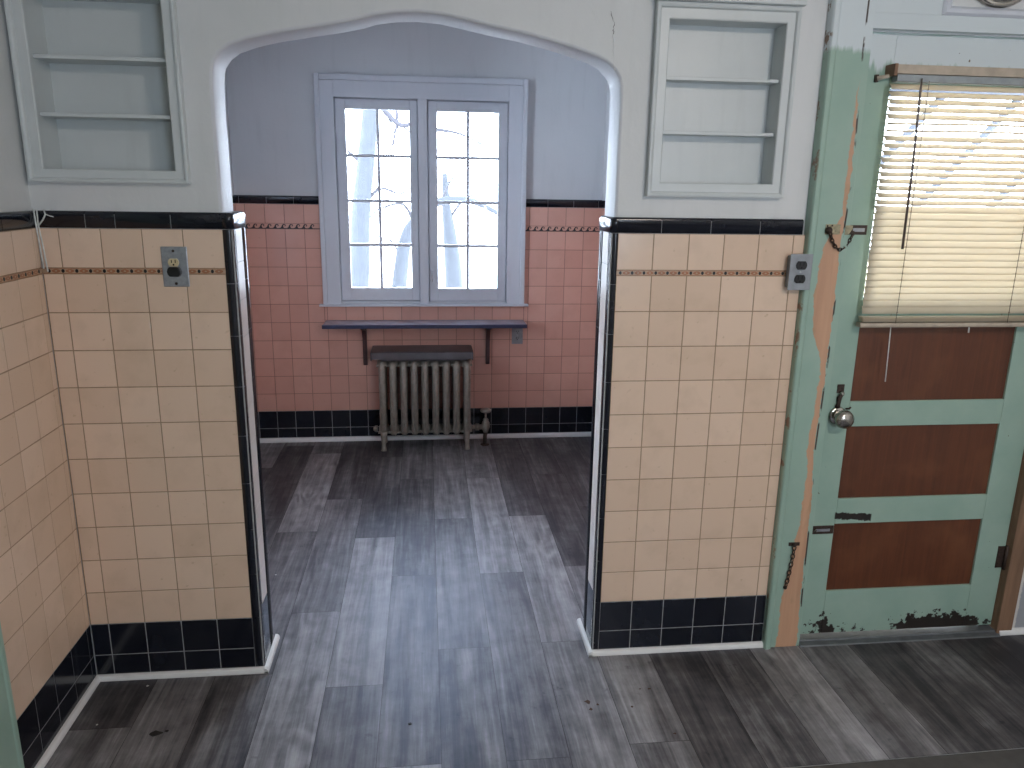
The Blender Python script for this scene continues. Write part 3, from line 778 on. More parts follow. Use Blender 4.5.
m = MB(); m.prism(octo(-.136, 1.293, .0185, .0175), 'xz', -.004, -.020, 'blackplastic'); o = m.build('plug', t, bevel=.002); o['label'] = 'black plug filling the lower socket'
screw(-.137, 1.350, -.004, 'rust', t); screw(-.136, 1.259, -.004, 'rust', t)
t = thing('wall_outlet', (1.709, 0, 1.298), 'grey wall outlet with two black sockets overlapping the green door casing', 'outlet')
yo = -.032
m = MB(); m.box(1.657, 1.728, yo, yo+.0035, 1.246, 1.355, 'greyplate'); m.build('cover_plate', t, bevel=.0012)
m = MB(); m.box(1.663, 1.7105, yo+.0035, .0, 1.252, 1.349, 'greyplate'); m.build('outlet_box', t)
socket(1.693, 1.321, yo, 'blackplastic', t, s=1.); socket(1.692, 1.280, yo, 'blackplastic', t, s=1.)
screw(1.693, 1.3005, yo, 'steel', t)
t = thing('wall_outlet', (1.116, YF, .658), 'small grey wall outlet under the right end of the alcove wall shelf', 'outlet')
plate(1.082, 1.150, .603, .712, YF, 'greyplate', t)
for z in (.638, .679): socket(1.116, z, YF-.004, 'greyplate', t, s=.9)
screw(1.116, .658, YF-.004, 'steel', t)

# ------------------------------------------------------------ alcove window
win = thing('window_1', (.556, YF, .85), None, None); struct(win, 'white painted double casement window in the alcove')
yc = YF-.016
m = MB()
def frame_ring(m, inner, outer_, ys, k):
    """ys: list of (fraction 0 inner..1 outer, y)"""
    b0 = len(m.v)
    for f_, y in ys:
        q = [a+(b-a)*f_ for a, b in zip(inner, outer_)]
        m.v += [(q[0], y, q[2]), (q[1], y, q[2]), (q[1], y, q[3]), (q[0], y, q[3])]
    for i in range(len(ys)-1):
        for j in range(4): m.face((b0+i*4+j, b0+i*4+(j+1) % 4, b0+(i+1)*4+(j+1) % 4, b0+(i+1)*4+j), k)
m.box(-.012, .064, yc, YF+.016, .852, 2.095, 'window_paint'); m.box(1.045, 1.124, yc, YF+.016, .852, 2.095, 'window_paint')
m.box(.064, 1.045, yc, YF+.016, 2.008, 2.095, 'window_paint')
m.box(.527, .580, yc+.002, YF+.044, .852, 2.008, 'window_paint'); m.box(.510, .597, YF+.0435, YF+.09, .852, 2.008, 'window_paint')
o = m.build('casing', win, bevel=.0015)
m = MB()
for a in ((-.039, -.012, .852, 2.128), (1.124, 1.152, .852, 2.128)): m.box(a[0], a[1], yc-.010, YF+.014, a[2], a[3], 'window_paint')
m.box(-.012, 1.124, yc-.010, YF+.014, 2.095, 2.128, 'window_paint'); m.build('back_band', win, bevel=.004)
m = MB(); m.box(-.062, 1.177, YF-.038, YF+.016, .840, .852, 'window_paint'); m.build('stool', win, bevel=.003)
m = MB(); ja, jb = YF+.016, 2.50
m.box(.052, .066, ja, jb, .85, 2.012, 'window_paint'); m.box(1.043, 1.057, ja, jb, .85, 2.012, 'window_paint'); m.box(.066, 1.043, ja, jb, 2.006, 2.016, 'window_paint'); m.box(.066, 1.043, ja, jb, .852, .866, 'window_paint')
sy0, sy1 = YF+.0435, YF+.06
m.box(.066, .086, sy0, sy1, .866, 2.006, 'window_paint'); m.box(1.023, 1.043, sy0, sy1, .866, 2.006, 'window_paint'); m.box(.086, .510, sy0, sy1, 1.985, 2.006, 'window_paint'); m.box(.597, 1.023, sy0, sy1, 1.985, 2.006, 'window_paint'); m.box(.086, .510, sy0, sy1, .866, .890, 'window_paint'); m.box(.597, 1.023, sy0, sy1, .866, .890, 'window_paint')
m.build('jamb_lining', win)
def sash(x0, x1, z0, z1, gx0, gx1, gz0, gz1, name='sash'):
    ys0, ys1 = YF+.008, YF+.042
    m = MB(); k = 'window_paint'
    m.box(x0, gx0, ys0, ys1, z0, z1, k); m.box(gx1, x1, ys0, ys1, z0, z1, k); m.box(gx0, gx1, ys0, ys1, z0, gz0, k); m.box(gx0, gx1, ys0, ys1, gz1, z1, k)
    s_ = m.build(name, win, bevel=.002)
    m = MB(); xm = (gx0+gx1)/2; w_ = .0085
    m.box(xm-w_, xm+w_, ys0+.004, ys1-.004, gz0, gz1, k)
    for i in (1, 2, 3):
        z = gz0+(gz1-gz0)*i/4; m.box(gx0, xm-w_, ys0+.005, ys1-.005, z-w_, z+w_, k); m.box(xm+w_, gx1, ys0+.005, ys1-.005, z-w_, z+w_, k)
    m.build('muntin_grid', s_, bevel=.002)
    m = MB(); m.box(gx0-.002, gx1+.002, ys1-.014, ys1-.011, gz0-.002, gz1+.002, 'glass'); m.build('glass_pane', s_)
    return s_
sL = sash(.0685, .5235, .870, 2.003, .124, .480, .946, 1.949)
sR = sash(.5845, 1.0405, .868, 2.002, .637, .989, .942, 1.948)
m = MB(); m.box(.594, .612, YF-.004, YF+.008, 1.02, 1.07, 'window_paint'); m.tube([(.603, YF-.004, 1.045), (.603, YF-.016, 1.045), (.606, YF-.018, 1.01), (.606, YF-.016, .985)], .0045, 'window_paint', 8); m.build('latch', sR, bevel=.001)
for z in (1.06, 1.82):
    m = MB(); m.tube([(1.0435, YF+.005, z-.03), (1.0435, YF+.005, z+.03)], .0045, 'window_paint', 8); m.build('hinge', sR)
    m = MB(); m.tube([(.066, YF+.005, z-.03), (.066, YF+.005, z+.03)], .0045, 'window_paint', 8); m.build('hinge', sL)
portal_o = bpy.data.objects['portal_alcove']; portal_o.location = (.556, 2.46, 1.44)

# ------------------------------------------------------------ alcove wall shelf
t = thing('wall_shelf', (.56, YF, .755), 'narrow blue-grey wall shelf with a navy front edge below the alcove window', 'shelf')
m = MB(); m.box(-.030, 1.150, 2.181, YF, .736, .755, 'shelfblue'); m.build('shelf_board', t, bevel=.002)
m = MB(); m.box(-.033, 1.153, 2.177, 2.181, .733, .7555, 'shelfedge'); m.build('front_edge', t, bevel=.001)
for x in (.194, .934):
    m = MB()
    poly = [(YF, .736), (2.195, .736), (2.195, .726), (2.225, .722), (2.30, .700), (YF-.026, .64), (YF-.020, .49), (YF-.012, .480), (YF, .480)]
    m.prism(poly, 'yz', x-.012, x+.012, 'bracket'); m.build('bracket', t, bevel=.002)

# ------------------------------------------------------------ radiator
t = thing('radiator', (.55, 2.23, 0), 'old cast iron column radiator in the alcove under the wall shelf, taupe paint', 'radiator')
yfr, ybk = 2.132, 2.315
ycs = [2.150, 2.1997, 2.2493, 2.299]
def section(x, leg):
    m = MB(); zt, zb = .545, .088
    for i, yc_ in enumerate(ycs):
        m.tube([(x, yc_, zb+.012), (x, yc_, zb+.04), (x, yc_, .32), (x, yc_, zt-.04), (x, yc_, zt-.012)], [.014, .0205, .0195, .0205, .014], 'radiator', 12, sy=1.1)
        # raised flute on the face
        if i == 0: m.tube([(x, yc_-.0195, zb+.04), (x, yc_-.0205, .32), (x, yc_-.0195, zt-.04)], .0045, 'radiator', 6)
    for z in (zt-.026, zb+.026):
        m.tube([(x, yfr+.002, z), (x, yfr+.010, z), (x, 2.22, z), (x, ybk-.008, z), (x, ybk, z)], [.008, .020, .022, .020, .008], 'radiator', 12)
        m.tube([(x-.031, 2.2245, z), (x-.027, 2.2245, z), (x+.027, 2.2245, z), (x+.031, 2.2245, z)], [.016, .024, .024, .016], 'radiator', 16)
        m.tube([(x-.0305, ycs[0]+.004, z), (x+.0305, ycs[0]+.004, z)], .0085, 'radiator', 10)
    s_ = m.build('section', t, recalc=True, origin=(x, 2.2245, 0))
    if leg:
        for yy in (2.150, 2.299):
            m = MB(); m.tube([(x, yy, .125), (x, yy, .085), (x, yy-.003 if yy < 2.2 else yy+.003, .035), (x, yy-.005 if yy < 2.2 else yy+.005, .010), (x, yy-.006 if yy < 2.2 else yy+.006, 0)], [.020, .0165, .0125, .015, .016], 'radiator', 12); m.build('leg', s_)
    return s_
for i in range(9): section(.302+i*.062, i in (0, 8))
m = MB(); m.tube([(.262, 2.2245, .114), (.245, 2.2245, .114)], [.021, .019], 'radiator', 8); m.tube([(.247, 2.2245, .114), (.238, 2.2245, .114)], .011, 'radiator', 6); m.build('end_plug', t)
t2 = thing('radiator_cover', (.535, 2.23, .5445), 'dark metal cover tray lying on top of the alcove radiator', 'radiator cover')
m = MB()
m.prism([(2.134, .560), (2.140, .596), (2.146, .6005), (2.352, .6005), (2.352, .5665), (2.346, .5665), (2.346, .594), (2.148, .594), (2.142, .560)], 'yz', .246, .825, 'cover'); m.build('tray', t2, bevel=.0015)
for a, b in ((.238, .246), (.825, .833)):
    m = MB(); m.prism([(2.130, .553), (2.138, .600), (2.352, .600), (2.352, .556)], 'yz', a, b, 'cover'); m.build('end_cap', t2, bevel=.002)
m = MB()
for yy in (2.17, 2.32): m.box(.30, .80, yy-.012, yy+.012, .5455, .594, 'cover')
m.build('support_rib', t2)
t = thing('radiator_valve', (.912, 2.2245, 0), 'radiator valve with a round hand wheel and pipe to the right of the radiator', 'valve')
m = MB(); vx, vy = .915, 2.2245
m.lathe([(0, .014), (.02, .022), (.035, .026), (.06, .024), (.072, .017), (.082, .017), (.088, .013)], (vx, vy, .080), (0, 0, 1), 'radiator', 20)
m.tube([(vx, vy, .114), (vx-.045, vy, .114)], .0155, 'radiator', 14); m.tube([(vx-.040, vy, .114), (vx-.062, vy, .114)], .022, 'radiator', 6); m.build('valve_body', t)
m = MB(); m.tube([(.829, vy, .114), (vx-.060, vy, .114)], .013, 'radiator', 12); m.build('union_pipe', t)
m = MB(); m.tube([(vx, vy, .166), (vx, vy, .212)], .006, 'radiator', 10); m.build('stem', t)
m = MB(); m.lathe([(0, .018), (.004, .030), (.012, .034), (.020, .032), (.025, .022), (.026, .006)], (vx, vy, .205), (0, 0, 1), 'radiator', 20); m.build('hand_wheel', t)
m = MB(); m.tube([(vx, vy, .084), (vx-.004, vy, .05), (vx-.004, vy, 0)], .0125, 'rust', 12); m.lathe([(0, .028), (.003, .027), (.005, .015)], (vx-.004, vy, 0), (0, 0, 1), 'rust', 18); m.build('riser_pipe', t)

# ------------------------------------------------------------ door, casing, header
FY = -.014
m = MB()
poly = [(1.712, YP), (1.712, -.020), (1.716, -.026), (1.728, -.026), (1.735, -.022), (1.738, FY), (1.842, FY), (1.842, YP+.0)]
m.prism(poly, 'xy', 0, H, 'green_casing')
m.box(1.825, 1.846, YP, .018, 0, 1.988, 'green_casing')
struct(m.build('trim_1', bevel=.001), 'mint green door casing with a stripped salmon-wood strip')
m = MB(); m.box(1.842, 2.648, FY+.001, YP, 1.992, 2.034, 'green_casing'); m.box(1.842, 2.044, FY+.001, YP, 2.034, H, 'green_casing'); m.box(2.40, 2.648, FY+.001, YP, 2.034, H, 'green_casing'); m.box(2.044, 2.40, FY+.001, YP, 2.37, H, 'green_casing')
struct(m.build('trim_4', bevel=.001), 'white painted header board above the door')
m = MB(); m.box(2.590, 2.648, FY+.004, YP, 0, 1.992, 'barewood'); m.box(2.590, 2.604, YP, .06, 0, 1.988, 'barewood'); struct(m.build('trim_5', bevel=.002), 'bare brown wood casing on the hinge side of the door')
m = MB(); m.prism([(-.022, 0), (-.020, .004), (-.002, .009), (.0, .014), (.10, .018), (.10, 0)], 'yz', 1.846, 2.598, 'threshold'); struct(m.build('trim_6'), 'grey metal threshold under the door')

door = thing('door_1', (2.22, .03, .024), None, None); struct(door, 'mint green back door with three brown panels below a window')
DX0, DX1, DZ0, DZ1 = 1.851, 2.588, .024, 1.984; dy0, dy1 = .020, .060
PX0, PX1 = 1.937, 2.481
rails = [(DZ0, .189), (.442, .534), (.789, .875), (1.131, 1.215), (1.84, DZ1)]
m = MB(); m.box(DX0, PX0, dy0, dy1, DZ0, DZ1, 'green_door'); m.build('stile', door, bevel=.002)
m = MB(); m.box(PX1, DX1, dy0, dy1, DZ0, DZ1, 'green_door'); m.build('stile', door, bevel=.002)
for a, b in rails: m = MB(); m.box(PX0, PX1, dy0, dy1, a, b, 'green_door'); m.build('rail', door, bevel=.002)
for a, b in ((.189, .442), (.534, .789), (.875, 1.131)):
    m = MB(); m.box(PX0, PX1, dy0+.008, dy1-.008, a, b, 'brown'); o = m.build('panel', door); o['label'] = 'brown wood panel'
m = MB(); m.box(PX0, PX1, .040, .044, 1.215, 1.84, 'glass'); m.build('glass_pane', door)
# door hardware: rose, knob, latch lever above
m = MB(); kx, kz = 1.897, .829
m.lathe([(0, .0), (0, .030), (.004, .030), (.007, .026), (.008, .018), (.010, .012), (.026, .0105), (.030, .020), (.036, .0285), (.046, .031), (.056, .0285), (.063, .018), (.065, .002)], (kx, dy0, kz), (0, -1, 0), 'chrome', 28)
o = m.build('door_knob', door); o['label'] = 'worn chrome door knob'
m = MB(); m.box(kx-.011, kx+.012, dy0-.003, dy0, .905, .934, 'rust'); m.lathe([(0, .008), (.010, .008), (.014, .004)], (kx+.002, dy0-.003, .905), (0, -1, 0), 'chrome', 14)
m.tube([(kx+.002, dy0-.010, .905), (kx-.004, dy0-.008, .89), (kx-.003, dy0-.006, .870), (kx-.006, dy0-.006, .858)], [.006, .008, .006, .009], 'rust', 10); o = m.build('thumb_latch', door)
m = MB(); m.tube([(kx+.028, dy0, kz+.022), (kx+.032, dy0-.014, kz+.026), (kx+.035, dy0-.015, kz+.032)], .003, 'rust', 8); m.build('hook', door)
m = MB()
for z in (.25, 1.72): m.tube([(2.589, .012, z), (2.589, .012, z+.09)], .007, 'rust', 10); m.box(2.560, 2.588, .017, .020, z+.004, z+.086, 'rust')
m.build('hinge', door)

# ------------------------------------------------------------ chain locks
def chain(m, pts, k, link=.008, r=.0016):
    """oval links strung along a polyline"""
    P = [Vector(p) for p in pts]; L = [0]
    for a, b in zip(P[:-1], P[1:]): L.append(L[-1]+(b-a).length)
    n_ = int(L[-1]/link)
    for i in range(n_):
        s_ = (i+.5)*L[-1]/n_
        j = max(q for q in range(len(L)-1) if L[q] <= s_); f_ = (s_-L[j])/(L[j+1]-L[j]); c = P[j].lerp(P[j+1], f_); d = (P[j+1]-P[j]).normalized()
        side = Vector((0, -1, 0)) if i % 2 else d.cross(Vector((0, -1, 0))).normalized()
        ring = [c+d*(math.cos(a)*link*.68)+side*(math.sin(a)*link*.42) for a in [2*PI*q/10 for q in range(11)]]
        m.tube(ring, r, k, 5, caps=False)
t = thing('door_chain', (1.84, FY, 1.425), 'brass and rusty chain lock across the casing and door at blind height', 'door chain')
m = MB(); m.box(1.765, 1.812, FY-.003, FY, 1.413, 1.443, 'brass'); m.build('keeper_plate', t, bevel=.001)
m = MB(); m.lathe([(0, .011), (.006, .011), (.012, .007), (.014, .002)], (1.774, FY-.003, 1.425), (0, -1, 0), 'rust', 16); m.build('anchor_stud', t)
for x, z in ((1.770, 1.438), (1.785, 1.439)): m = MB(); m.lathe([(0, .003), (.0015, .0025)], (x, FY-.003, z), (0, -1, 0), 'rust', 10); m.build('screw', t)
m = MB(); m.box(1.853, 1.918, .017, .020, 1.411, 1.440, 'rust'); m.box(1.872, 1.910, .0155, .0175, 1.420, 1.431, 'steel'); o = m.build('slide_track', t, bevel=.0008)
m = MB(); m.prism([(1.829, 1.412), (1.829, 1.440), (1.852, 1.440), (1.852, 1.43), (1.840, 1.412)], 'xz', .005, FY-.002, 'brass'); m.build('edge_plate', t)
m = MB(); cpts = [(1.776+(1.862-1.776)*q/12, FY-.012+(.020)*q/12, 1.420-.052*math.sin(PI*q/12)**.8) for q in range(13)]; chain(m, cpts, 'rust', .011, .0021); m.build('chain', t)
t = thing('door_chain', (1.80, FY, .40), 'rusty chain hanging from the lower casing below the small slide bolt', 'door chain')
m = MB(); m.box(1.762, 1.800, FY-.004, FY, .385, .397, 'rust'); m.lathe([(0, .007), (.008, .006), (.010, .002)], (1.779, FY-.004, .390), (0, -1, 0), 'rust', 12); m.build('anchor_plate', t, bevel=.001)
m = MB(); chain(m, [(1.779, FY-.010, .388), (1.777, FY-.009, .34), (1.772, FY-.008, .29), (1.765, FY-.008, .235)], 'rust', .0145, .0021); m.lathe([(0, .006), (.006, .006), (.008, .003)], (1.765, FY-.002, .232), (0, -1, 0), 'rust', 12); m.build('chain', t)
t = thing('slide_bolt', (1.893, .02, .424), 'rusty slide bolt track on the door stile beside the lowest brown panel', 'bolt')
m = MB(); m.box(1.853, 1.934, .017, .020, .408, .438, 'rust'); m.build('track_plate', t, bevel=.001)
m = MB(); m.box(1.866, 1.920, .0150, .0172, .418, .427, 'steel'); m.lathe([(0, .005), (.005, .004)], (1.868, .017, .423), (0, -1, 0), 'chrome', 12); m.build('bolt', t)

# ------------------------------------------------------------ mini blind
BY = -.012   # plane of the slats
t = thing('window_blind', (2.21, BY, 1.892), 'beige mini blind hanging over the door window, faded and slightly bent', 'blind')
bxa, bxb = 1.917, 2.545
m = MB(); m.box(bxa+.006, bxb, BY-.016, .019, 1.872, 1.897, 'rail'); o = m.build('valance', t, bevel=.001)
m = MB(); m.box(bxa+.010, bxb, BY-.014, BY+.014, 1.851, 1.8705, 'railgrey'); m.build('head_rail', t, bevel=.001)
m = MB(); m.box(bxa-.004, bxa+.006, BY-.018, .020, 1.866, 1.899, 'barewood'); m.tube([(bxa-.004, BY+.006, 1.868), (bxa-.030, .012, 1.862)], [.005, .007], 'rail', 8); m.box(bxa-.036, bxa-.026, .010, .020, 1.852, 1.873, 'rust'); m.build('bracket', t, bevel=.001)
m = MB()
z = 1.838; i = 0; pitch = .0205; NS = 33
zs = []
while z > 1.176:
    q = (1.838-z)/(1.838-1.176)
    # upper slats stand half open, lower slats lie closed
    ang = math.radians(44 if q < .22 else (39 if q < .50 else (55 if q < .54 else 74)))
    if i in (5, 6): ang = math.radians(22)
    wv = .0125
    n_ = 14; bow = []
    dropL = .0; sag = -.004*math.sin(PI*0)
    tilt = -.002*(1 if i in (9, 15, 22) else 0)
    pts_f = []
    for jj in range(n_+1):
        x = bxa+(bxb-bxa)*jj/n_
        zz = z+random.uniform(-.0004, .0004)+tilt*jj/n_ + (.003*math.sin(PI*jj/n_) if i in (5, 6) else 0)
        row = []
        for kk, c_ in ((-1, 0), (-.33, .0017), (.33, .0017), (1, 0)):
            # front edge low, back edge high
            dyy = kk*wv*math.cos(ang); dzz = kk*wv*math.sin(ang)
            row.append((x, BY+dyy-c_*math.sin(ang), zz+dzz+c_*math.cos(ang)))
        pts_f.append(row)
    b0 = len(m.v)
    for row in pts_f: m.v += row
    for jj in range(n_):
        for kk in range(3): m.face((b0+jj*4+kk, b0+jj*4+kk+1, b0+(jj+1)*4+kk+1, b0+(jj+1)*4+kk), 'slat', 0, True)
    zs.append(z); z -= pitch; i += 1
sl = m.build('slats', t, recalc=False)
so = sl.modifiers.new('thickness', 'SOLIDIFY'); so.thickness = .0005
# stack of spare slats and bottom rail
m = MB()
for q in range(4): m.box(bxa-.002+.001*q, bxb, BY-.0125, BY+.0125, 1.159-.0042*q, 1.161-.0042*q, 'slat')
m.build('slat_stack', t)
m = MB(); m.prism([(BY-.013, 1.128), (BY-.015, 1.134), (BY-.013, 1.142), (BY+.013, 1.142), (BY+.015, 1.134), (BY+.013, 1.128)], 'yz', bxa-.006, bxb, 'rail'); m.build('bottom_rail', t, bevel=.001)
for x in (2.026, 2.405):
    m = MB()
    for dy in (-.0145, .0145): m.tube([(x, BY+dy, 1.855), (x, BY+dy, 1.142)], .0009, 'thread', 5)
    for zz in zs: m.tube([(x-.002, BY-.0145, zz-.008), (x+.002, BY-.0150, zz-.006)], .0014, 'thread', 5)
    m.build('ladder_cord', t)
m = MB(); m.tube([(1.999, BY-.020, 1.860), (1.998, BY-.021, 1.83), (2.004, BY-.026, 1.60), (2.008, BY-.024, 1.372)], [.002, .0036, .0036, .0042], 'wand', 6); m.build('tilt_wand', t)
m = MB(); m.tube([(2.492, BY-.018, 1.855), (2.490, BY-.020, 1.60), (2.484, BY-.020, 1.40), (2.474, BY-.020, 1.362), (2.462, BY-.020, 1.33), (2.452, BY-.020, 1.25), (2.458, BY-.020, 1.225)], .0016, 'thread', 6)
m.build('lift_cord', t)
m = MB(); m.lathe([(0, .003), (.012, .005), (.026, .0095), (.028, .004)], (2.484, BY-.020, 1.345), (0, 0, -1), 'wand', 12); m.tube([(2.484, BY-.020, 1.345), (2.484, BY-.020, 1.395)], .0014, 'thread', 5); m.build('tassel', t)
m = MB(); m.tube([(2.020, BY-.002, 1.130), (2.023, BY-.003, 1.04), (2.026, BY-.003, .950)], .0019, 'cordwhite', 6); m.build('hanging_cord', t)
m = MB(); m.tube([(2.286, BY-.002, 1.130), (2.287, BY-.002, 1.108)], .0026, 'cordwhite', 6); m.build('hanging_cord', t)

# ------------------------------------------------------------ exhaust fan cover above the door
t = thing('exhaust_fan_cover', (2.222, .0, 2.20), 'square recessed metal fan cover with a chrome ring above the door', 'fan cover')
m = MB()
frame_ring(m, (2.075, 2.37, 2.060, 2.345), (2.044, 2.40, 2.034, 2.37), [(0, .030), (0, -.008), (.35, -.020), (.75, -.022), (1, -.014), (1, YP)], 'window_paint'); m.build('frame', t)
m = MB(); m.box(2.070, 2.375, .004, .010, 2.055, 2.35, 'plaster'); m.build('plate', t)
m = MB(); cz = 2.183
m.lathe([(0, .120), (.006, .122), (.014, .119), (.018, .112), (.016, .104), (.008, .098), (.002, .098)], (2.222, .004, cz), (0, -1, 0), 'chrome', 48); m.build('ring', t)
m = MB(); m.lathe([(0, .096), (.006, .09), (.012, .06), (.014, .0)], (2.222, .004, cz), (0, -1, 0), 'blackplastic', 40); m.build('hub', t)

# ------------------------------------------------------------ transition strip near the camera
m = MB()
a0, a1 = (1.36, -.527), (3.05, -.620)
def yy_(x): return -.5765+(x-1.36)*.018
pts = [(0, 0), (0, .0025), (.0035, .0032), (.03, .0034), (.085, .0034), (.09, 0)]
b0 = len(m.v)
for x in (1.36, XR):
    for d, z in pts: m.v.append((x, yy_(x)-d, z))
n_ = len(pts)
for j in range(n_): m.face((b0+j, b0+(j+1) % n_, b0+n_+(j+1) % n_, b0+n_+j), 'strip_dark' if j != 1 else 'steel')
m.face(list(range(b0, b0+n_)), 'strip_dark'); m.face(list(range(b0+n_, b0+2*n_)), 'strip_dark')
struct(m.build('trim_7'), 'flat metal transition strip on the floor at the lower right')

# ------------------------------------------------------------ debris on the floor
def flake(x, y, r, k, label, group=None, n=9, h=.0012, el=1.):
    m = MB(); a0 = random.random()*6
    poly = [(x+r*random.uniform(.45, 1.1)*math.cos(a0+2*PI*i/n), y+r*el*random.uniform(.45, 1.1)*math.sin(a0+2*PI*i/n)) for i in range(n)]
    m.prism(poly, 'xy', .0004, h, k); tag(m.build('paint_flake', origin=(x, y, 0)), label, 'debris', group)
flake(-.225, -.277, .020, 'flake', 'largest black flake on the floor in front of the left tiled wall', el=.55, h=.004)
flake(-.196, -.268, .006, 'flake', 'small black crumb just right of the largest black flake')
flake(-.322, -.048, .0045, 'flakewhite', 'tiny white chip on the floor beside the left shoe moulding')
flake(-.055, .649, .0045, 'flakewhite', 'tiny white chip on the alcove floor behind the left jamb')
flake(-.405, -.222, .0035, 'flakewhite', 'tiny white chip on the dark plank nearest the left wall')
flake(.501, -.299, .0055, 'flake', 'small black dot on the blue-lit plank in the middle foreground', h=.002)
flake(1.045, -.247, .011, 'flakebrown', 'larger brown stain crumb on the floor in front of the right jamb', h=.001)
flake(1.047, -.282, .007, 'flakebrown', 'brown crumb just in front of the larger brown stain crumb')
flake(1.072, -.262, .006, 'flakebrown', 'brown crumb just right of the larger brown stain crumb')
flake(1.175, -.282, .0045, 'flakebrown', 'single brown speck on the light plank right of the brown stain crumbs')
flake(1.27, -.41, .006, 'flakebrown', 'brown speck nearest the camera on the light plank', el=.5)
flake(1.223, -.199, .005, 'flakebrown', 'left one of two brown specks in front of the right shoe moulding', el=.6)
flake(1.252, -.201, .006, 'flakebrown', 'right one of two brown specks in front of the right shoe moulding', el=.6)

# ------------------------------------------------------------ outside: ground, bare trees, porch
m = MB(); m.add([(-60, 2.7, -.7), (60, 2.7, -.7), (60, 120, -2.5), (-60, 120, -2.5)], [(0, 1, 2, 3)], 'snow'); struct(m.build('ground', recalc=False), 'pale overexposed ground outside')
def tree(trunk, rad, branches, base, label):
    t = thing('bare_tree', base, label, 'tree', 'bare trees outside the alcove window')
    def smooth(P, n=5):
        P = [Vector(p) for p in P]; out = []
        for i in range(len(P)-1):
            p0 = P[max(i-1, 0)]; p1 = P[i]; p2 = P[i+1]; p3 = P[min(i+2, len(P)-1)]
            for q in range(n):
                u = q/n; out.append(.5*((2*p1)+(p2-p0)*u+(2*p0-5*p1+4*p2-p3)*u*u+(3*p1-p0-3*p2+p3)*u**3))
        out.append(P[-1]); return out
    pts = smooth(trunk); n_ = len(pts)
    m = MB(); m.tube(pts, [rad[0]+(rad[1]-rad[0])*i/(n_-1) for i in range(n_)], 'bark', 12); m.build('trunk', t)
    for b, r0 in branches:
        r0 *= 1.35; q = smooth(b, 4); m = MB(); m.tube(q, [r0*(1-.8*i/(len(q)-1)) for i in range(len(q))], 'twig', 6)
        # side twigs
        for i in range(2, len(q)-1, 2):
            d = (q[i+1]-q[i]).normalized(); s_ = random.choice((-1, 1)); e = q[i]+(d*.6+Vector((random.uniform(-.5, .5), 0, .5*s_+random.uniform(-.3, .3))))*random.uniform(.2, .5)
            mid = q[i].lerp(e, .5)+Vector((random.uniform(-.05, .05), 0, random.uniform(-.04, .04))); m.tube([q[i], mid, e], [r0*.35, r0*.25, r0*.1], 'twig', 5)
        m.build('branch', t)
Y_ = 7.
tree([(-.38, Y_, -.85), (-.27, Y_, 0), (-.22, Y_, .5), (-.18, Y_, 1.2), (-.10, Y_, 1.81), (-.02, Y_, 2.45), (.1, Y_, 3.4), (.05, Y_, 4.6)], (.14, .07),
     [([(-.02, Y_, 2.3), (-.3, Y_, 2.5), (-.7, Y_, 2.4), (-1.2, Y_, 2.8)], .03), ([(-.1, Y_, 1.75), (-.35, Y_, 1.95), (-.6, Y_, 2.3)], .02),
      ([(0, Y_, 2.5), (.3, Y_, 2.2), (.6, Y_, 2.35), (1.0, Y_, 2.7)], .028), ([(-.15, Y_, 1.3), (.05, Y_, 1.5), (.3, Y_, 1.45), (.55, Y_, 1.65)], .018),
      ([(.05, Y_, 2.9), (.25, Y_, 2.4), (.22, Y_, 2.05), (.12, Y_, 1.8)], .02)], (-.38, Y_, -.83), 'bare pale tree with a thick trunk outside the left window sash')
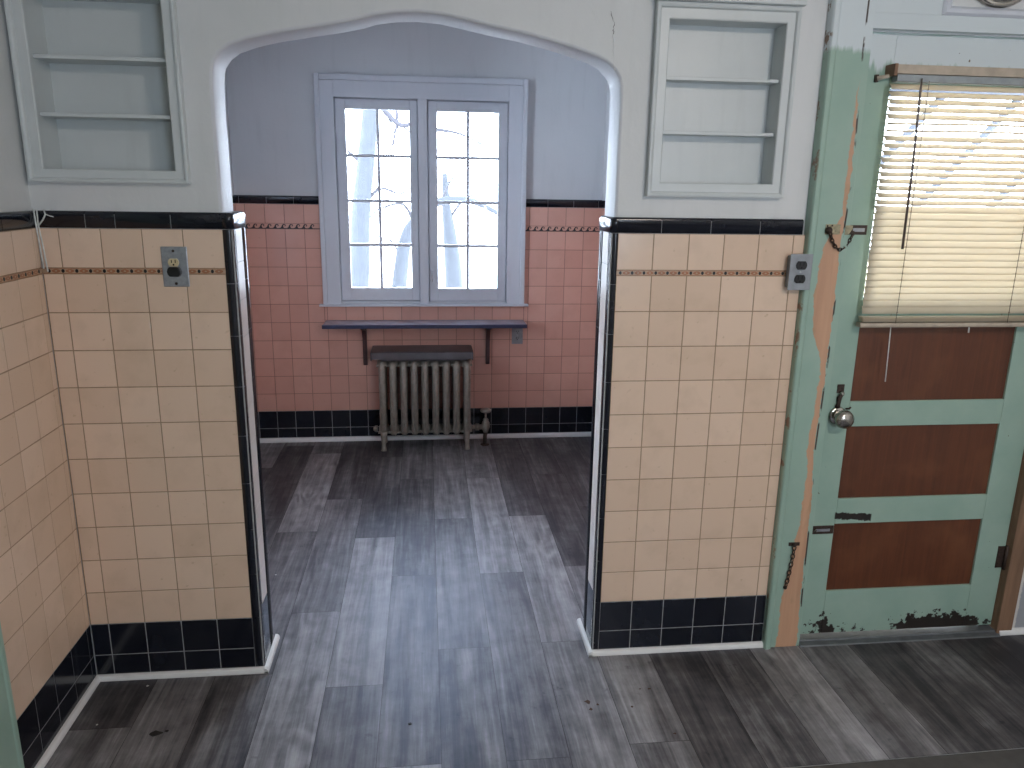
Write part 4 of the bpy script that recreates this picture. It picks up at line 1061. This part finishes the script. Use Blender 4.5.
tree([(.05, 7.3, -.85), (.22, 7.3, .25), (.31, 7.3, .85), (.44, 7.3, 1.12), (.72, 7.3, 1.35), (1.15, 7.3, 1.36), (1.7, 7.3, 1.08)], (.11, .022),
     [([(.42, 7.3, 1.1), (.3, 7.3, 1.32), (.0, 7.3, 1.25), (-.2, 7.3, 1.05)], .016), ([(.75, 7.3, 1.36), (.95, 7.3, 1.7), (1.3, 7.3, 1.85)], .012), ([(.28, 7.3, .7), (.1, 7.3, .92), (-.05, 7.3, .85)], .012), ([(.44, 7.3, 1.12), (.5, 7.3, 1.6), (.4, 7.3, 2.0), (.5, 7.3, 2.4)], .012)], (.05, 7.3, -.83), 'bare tree leaning and arching right behind the middle of the window')
tree([(.95, 8., -.85), (.93, 8., .3), (.88, 8., .9), (.84, 8., 1.25), (.82, 8., 1.7)], (.15, .03),
     [([(.86, 8., 1.1), (1.1, 8., 1.4), (1.5, 8., 1.5)], .016), ([(.85, 8., 1.2), (.7, 8., 1.45), (.72, 8., 1.8)], .012)], (.95, 8., -.85), 'shorter bare tree outside the lower half of the right window sash')
tree([(.52, 9., 4.8), (.62, 9., 3.6), (.66, 9., 2.9), (.62, 9., 2.3), (.55, 9., 1.2), (.5, 9., -.9)][::-1], (.15, .06),
     [([(.64, 9., 2.5), (1.0, 9., 2.75), (1.5, 9., 2.55), (2.1, 9., 2.5)], .028), ([(.66, 9., 2.3), (1.05, 9., 2.25), (1.5, 9., 2.05)], .022), ([(.62, 9., 2.9), (.9, 9., 3.2), (1.5, 9., 3.1)], .03)], (.5, 9., -.88), 'bare tree seen behind the mullion with branches crossing the right sash')
# open porch roof frame and pale siding outside the back door
t = thing('porch_rail_frame', (3.0, 1.2, .0), 'diagonal grey porch bars glimpsed through the blind of the back door', 'porch frame')
def bar(a, b, w_=.022):
    m = MB(); m.tube([a, b], w_, 'porchwood', 6); m.build('bar', t)
yq = 1.15
for x in (2.50, 2.87, 3.24, 3.61): bar((x-.55, yq, .92), (x+.42, yq, 2.02), .019)
bar((1.9, yq, 1.98), (4.2, yq, 1.98), .03); bar((1.9, yq, 1.02), (4.2, yq, 1.02), .03)
for x in (1.95, 4.15): bar((x, yq, -.68), (x, yq, 1.99), .04)
m = MB(); m.box(1.9, 4.6, 2.6, 2.75, -.75, 1.16, 'siding')
for i in range(12): m.box(1.9, 4.6, 2.588, 2.6, -.7+.15*i, -.7+.15*i+.012, 'siding')
tag(m.build('garden_wall', origin=(2.8, 2.67, -.7)), 'pale yellow boarded wall outside behind the lower part of the blind', 'wall')
